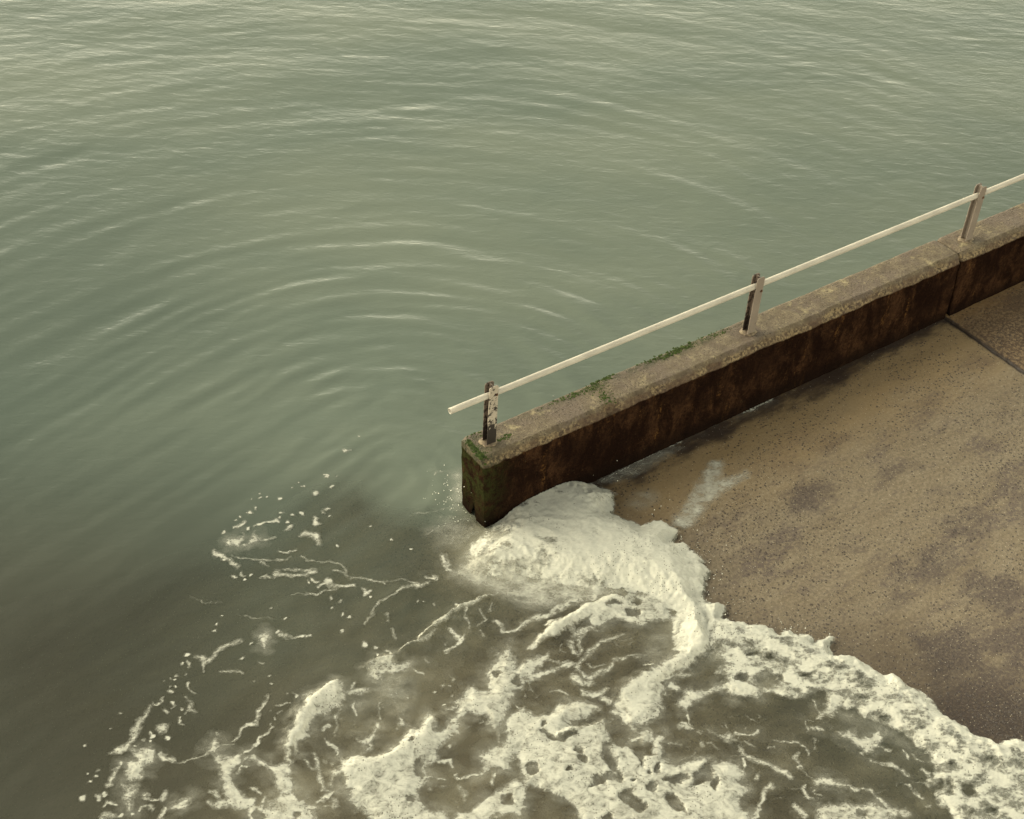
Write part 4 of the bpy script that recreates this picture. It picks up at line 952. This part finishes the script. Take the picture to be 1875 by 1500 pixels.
for i in range(6):
    a = 2.5 * i
    post = bpy.data.objects.new('post', None); COL.objects.link(post); post.parent = rail_root
    post.matrix_parent_inverse = rail_root.matrix_world.inverted()
    lean = (0.0, .012, .02, 0, 0, 0)[i]
    post.location = loc(a, 0, WALL_Z + SLOPE_T * a); post.rotation_euler = (0, lean, YAW)
    if i == 0: post['label'] = 'blackened rusty post at the seaward end'
    fm = M_POST_A if i == 0 else M_POST_B
    for s in (-1, 1):
        m = with_mat(flange_me, fm if (s < 0 or i > 1) else M_DARKWEB)
        fl = bpy.data.objects.new('flange', m); COL.objects.link(fl); fl.parent = post; fl.location = (0, s * (FD - .0035), 0)
    wb = bpy.data.objects.new('web', with_mat(web_me, M_DARKWEB if i < 2 else M_POST_B)); COL.objects.link(wb); wb.parent = post
    wb.rotation_euler = (0, 0, math.pi / 2)
    bo = bpy.data.objects.new('bolt', bolt_me); COL.objects.link(bo); bo.parent = post
    bo.location = (.024, -FD - .003, PH - (.085, .135, .11, .1, .1, .1)[i])
    # grout collar at the foot
    bm = bmesh.new()
    bmesh.ops.create_icosphere(bm, subdivisions=3, radius=1)
    for v in bm.verts:
        n = float(fbm(np.array([v.co.x * 2 + i * 5]), np.array([v.co.y * 2]), 3, 120)[0])
        v.co = Vector((v.co.x * .072 * (1 + .35 * n), v.co.y * .060 * (1 + .35 * n), v.co.z * .012 * (1 + .5 * n)))
    me = bpy.data.meshes.new('grout_collar'); bm.to_mesh(me); bm.free(); me.polygons.foreach_set('use_smooth', [True] * len(me.polygons))
    me.materials.append(M_COLLAR)
    gc = bpy.data.objects.new('grout_collar', me); COL.objects.link(gc); gc.parent = post

# ------------------------------------------------------------------ foam
def foam():
    step = .0072
    gx, gy = np.arange(-4.3, 4.9, step), np.arange(4.45, 10.2, step)
    X, Y = np.meshgrid(gx, gy)
    wx = X + .030 * fbm(X / .13, Y / .13, 4, 200, .6) + .008 * perlin(X / .025, Y / .025, 206)
    wy = Y + .030 * fbm(X / .13 + 31, Y / .13, 4, 203, .6) + .008 * perlin(X / .025 + 9, Y / .025, 208)
    A = np.zeros_like(X); VE = np.zeros_like(X); T = np.zeros_like(X); BULK = np.zeros_like(X); KIND = np.zeros(X.shape, np.int8)
    HTEX = np.clip(.55 + 1.1 * fbm(X / .14, Y / .09, 4, 232), 0, 1.3)
    def window(P, pad):
        x0, y0 = P.min(0) - pad; x1, y1 = P.max(0) + pad
        return (slice(max(0, int((y0 - gy[0]) / step)), max(0, int((y1 - gy[0]) / step) + 1)),
                slice(max(0, int((x0 - gx[0]) / step)), max(0, int((x1 - gx[0]) / step) + 1)))
    def add(sdv, w, op, soft, thick=.006, kind=0, halo=.20):
        f = op * smooth(-soft, soft, sdv)
        A[w] = np.maximum(A[w], f)
        T[w] = np.maximum(T[w], thick * smooth(0, .09, sdv))
        VE[w] = np.maximum(VE[w], op * halo * smooth(-.11, .01, sdv) * HTEX[w])
        if kind: KIND[w] = np.where(sdv > -.03, kind, KIND[w])
    for q in VEILS:
        P = tile(q[0], q[3]); soft = q[2] * .011
        w = window(P, soft + .1)
        if X[w].size == 0: continue
        s = poly_sd(P, wx[w], wy[w])
        tex = .80 + .7 * fbm(X[w] / .16, Y[w] / .09, 4, 230)
        VE[w] = np.maximum(VE[w], q[1] * smooth(-soft, soft, s) * np.clip(tex, 0, 1.25))
    for q in POLYS:
        P = tile(q[0], q[3]); w = window(P, .20)
        add(poly_sd(P, wx[w], wy[w]), w, q[1] * .83, .038, .006 + .5 * (q[4] if len(q) > 4 else 0), 0, .36)
    for q in STROKES:
        P, R = tile(q[0], q[2]), radius(q[0], q[2]); w = window(P, R.max() + .16)
        if X[w].size == 0: continue
        add(stroke_sd(P, R * 1.05 + .002, wx[w], wy[w]), w, q[1] * (1.0 if len(P) == 1 else .66 + .2 * min(1, R.max() / .06)), np.clip(R.max() * .9, .010, .028), .005, 3 if q[0] in ('t5', 't1') and TILES[q[0]][0] + max(p[0] for p in q[2]) / TILES[q[0]][2] < 1000 else 0, 0 if (len(P) == 1 or q[0] in ('t1', 't5')) else .12)
    # holes
    for t, es in HOLES:
        for (ex, ey, rx, ry) in es:
            an = np.linspace(0, 2 * math.pi, 15)[:-1]
            P = tile(t, [(ex + rx * math.cos(q), ey + ry * math.sin(q)) for q in an]); w = window(P, .1)
            if X[w].size == 0: continue
            c = 1 - .93 * smooth(-.022, .020, poly_sd(P, wx[w], wy[w]))
            A[w] *= c; T[w] *= .3 + .7 * c
    for t, P in HOLEPOLYS:
        P = tile(t, P); w = window(P, .1)
        c = 1 - .92 * smooth(-.026, .020, poly_sd(P, wx[w], wy[w]))
        A[w] *= c; T[w] *= .3 + .7 * c
    # some strokes lie in front of the holes again
    # the breaking mass and the surge running up the slipway
    w = window(mass_w, .2)
    m = poly_sd(mass_w, wx[w] + .020 * perlin(X[w] / .05, Y[w] / .05, 215), wy[w] + .020 * perlin(X[w] / .05 + 5, Y[w] / .05, 216))
    mott = fbm(X[w] / .22, Y[w] / .14, 5, 240)
    low = smooth(-.55, .45, ab(X[w], Y[w])[0] + .25 * mott)
    A[w] = np.maximum(A[w], smooth(-.012, .05, m) * np.clip(.52 + .50 * low + .55 * mott, .22, 1.15))
    BULK[w] = np.maximum(BULK[w], .10 * smooth(-.01, .30, m)); KIND[w] = np.where(m > -.02, 1, KIND[w])
    w = window(surge_w, .2)
    m = poly_sd(surge_w, wx[w] + .018 * perlin(X[w] / .05, Y[w] / .05, 215), wy[w] + .018 * perlin(X[w] / .05 + 5, Y[w] / .05, 216))
    d_front = np.full(m.shape, 9.0)
    Fw = front_w[24:]
    d_front = -stroke_sd(Fw, np.zeros(len(Fw)), wx[w], wy[w])
    mott = fbm(X[w] / .16, Y[w] / .10, 5, 250, .6)
    lip = smooth(.16, .03, d_front)
    body = np.clip(.64 + .62 * mott + .5 * lip, .12, 1.1)
    hol = np.ones_like(m)
    for (t, es) in HOLES:
        if t in ('t8', 't4'):
            for (ex, ey, rx, ry) in es:
                P = tile(t, [(ex + rx * math.cos(q), ey + ry * math.sin(q)) for q in np.linspace(0, 2 * math.pi, 15)[:-1]])
                hol *= 1 - .85 * smooth(-.03, .03, poly_sd(P, wx[w], wy[w]))
    A[w] = np.maximum(A[w], smooth(-.010, .035, m) * body * hol)
    BULK[w] = np.maximum(BULK[w], (.016 + .040 * smooth(.40, .06, d_front)) * smooth(-.005, .10, m) * (.4 + .6 * hol)); KIND[w] = np.where(m > -.02, 1, KIND[w])
    # fine filaments between the cells of foam
    near = np.zeros_like(A)
    k = 9
    ux, uy = X + .09 * fbm(X / .30, Y / .24, 3, 258), Y + .09 * fbm(X / .30 + 4, Y / .24, 3, 261)
    net = np.maximum(smooth(.055, .0, np.abs(perlin(ux / .26, uy / .15, 264))), .8 * smooth(.06, .0, np.abs(perlin(ux / .13 + 3, uy / .08, 265))))
    net = net * smooth(-.25, .35, fbm(X / .09, Y / .06, 3, 266))
    lx, ly = ab(X, Y)
    zone = on_water(np.array([560., 760., 960., 1300., 1700., 1875., 2300., 1700., 900., 380.]), np.array([1330., 1180., 1090., 1130., 1330., 1480., 1700., 1760., 1700., 1500.]))
    zs = smooth(-.1, .25, poly_sd(zone, X, Y))
    A = np.maximum(A, zs * net * np.clip(.16 + 1.2 * fbm(X / .45, Y / .3, 3, 262), 0, .60))
    # outside the photograph the same lacework simply goes on
    out = poly_sd(on_water(np.array([-150., 2060., 2060., -150.]), np.array([700., 700., 1515., 1515.])), X, Y)
    sea_side = smooth(-.05, .1, poly_sd(WET, X, Y)) * smooth(-5.0, -1.8, lx + .8 * fbm(X, Y, 2, 270)) * smooth(.3, .9, ly)
    dd1, dd2 = cells(wx / .30 + .4 * perlin(X / .3, Y / .3, 272), wy / .22, 9)
    lace = np.clip(smooth(.34, .10, dd2 - dd1) * (.55 + .9 * fbm(X / .7, Y / .5, 3, 273)) + smooth(.15, .5, fbm(X / .5, Y / .35, 4, 274)), 0, 1)
    A = np.maximum(A, smooth(.02, -.06, out) * sea_side * lace)
    T = np.maximum(T, smooth(.02, -.06, out) * sea_side * lace * .015)
    A = A * (1 + .10 * fbm(X / .05, Y / .05, 3, 280))
    A = np.where((ly < B_FRONT + .006) & (ly > B_BACK - .03) & (lx > A_END), 0, A)
    # relief
    for t, hgt, pts in RIDGES:
        P, R = tile(t, pts), radius(t, pts); w = window(P, R.max() * 1.6 + .05)
        if X[w].size == 0: continue
        s = stroke_sd(P, R * 0, wx[w], wy[w]); rm = R.mean() * 1.25
        BULK[w] = BULK[w] + hgt * np.exp(-(s / rm) ** 2) * .8
    bw = .03 * fbm(X / .1, Y / .1, 2, 295)
    bil = 1 - 2 * np.abs(perlin((X + bw) / .20, (Y - bw) / .17, 290)) + .42 * (1 - 2 * np.abs(perlin((X - bw) / .09, (Y + bw) / .08, 291))) + .14 * (1 - 2 * np.abs(perlin(X / .042, Y / .04, 292)))
    kk = np.clip(BULK / .06, 0, 1.6)
    kk = kk * (1 - .55 * smooth(.10, .30, poly_sd(mass_w, X, Y)))
    wet = poly_sd(WET, X, Y)
    S, dep = surface(X, Y, wet)
    S = np.maximum(S, ramp_z(X, Y) + np.where(ly > B_FRONT - .02, .0035, -9))
    Hgt = .0035 + T * smooth(.15, .8, A) + BULK + .011 * kk * (bil - .5)
    Z = S + np.maximum(Hgt, .003)
    VE = np.where((ly < B_FRONT + .006) & (ly > B_BACK - .03) & (lx > A_END), 0, VE)
    vis = (A > .06) | (VE > .03)
    SOL = np.clip(BULK / .05, 0, 1)
    cell = vis[:-1, :-1] | vis[1:, :-1] | vis[:-1, 1:] | vis[1:, 1:]
    kc = KIND[:-1, :-1]
    return X, Y, Z, A, VE, SOL, cell, kc
FX, FY, FZ, FA, FV, FS, FC, FK = foam()
for kind, name, cat, label in ((1, 'surging_foam', 'foam', 'thick white surf piled against the wall and running up the slipway'),
                               (0, 'foam_lace', 'foam', 'lacework of white foam swirling over the shallow brown water'),
                               (3, 'drifting_foam', 'foam', 'scattered flecks and strings of foam drifting on the open water')):
    me = grid_mesh(name, FX, FY, FZ, FC & (FK == kind), {'dens': FA, 'veil': FV, 'solid': FS})
    fo = link(name, me, M_FOAM); fo['kind'] = 'stuff'; fo['label'] = label; fo['category'] = cat

# ------------------------------------------------------------------ spray
def spray():
    bm = bmesh.new()
    r = np.random.default_rng(5)
    spots = []
    for _ in range(70):                                   # thrown up beside the wall end
        a, b = A_END - .02 - abs(r.normal(0, .10)), B_BACK - .02 + r.normal(0, .12)
        spots.append((*loc(a, b, 0)[:2], .01 + abs(r.normal(0, .14)), .0018 + .003 * r.random() ** 2))
    for p in front_w[10:40:1]:
        for _ in range(4):
            spots.append((p[0] + r.normal(0, .04), p[1] + r.normal(0, .03), ramp_z(p[0], p[1]) + .012 + abs(r.normal(0, .03)), .0018 + .0028 * r.random() ** 2))
    for _ in range(60):
        q = mass_w[r.integers(len(mass_w) - 14)] + r.normal(0, .12, 2)
        spots.append((q[0], q[1], .10 + abs(r.normal(0, .06)), .0016 + .0024 * r.random() ** 2))
    for x, y, z, rad in spots:
        a, b = ab(x, y)
        if B_BACK - .02 < b < B_FRONT + .01 and a > A_END - .01: continue
        bmesh.ops.create_icosphere(bm, subdivisions=1, radius=rad, matrix=Matrix.Translation((x, y, z)))
    me = bpy.data.meshes.new('spray'); bm.to_mesh(me); bm.free()
    return me
sp = link('spray', spray(), M_DROP); sp['kind'] = 'stuff'; sp['label'] = 'fine droplets of spray around the wall end and surf edge'; sp['category'] = 'spray'
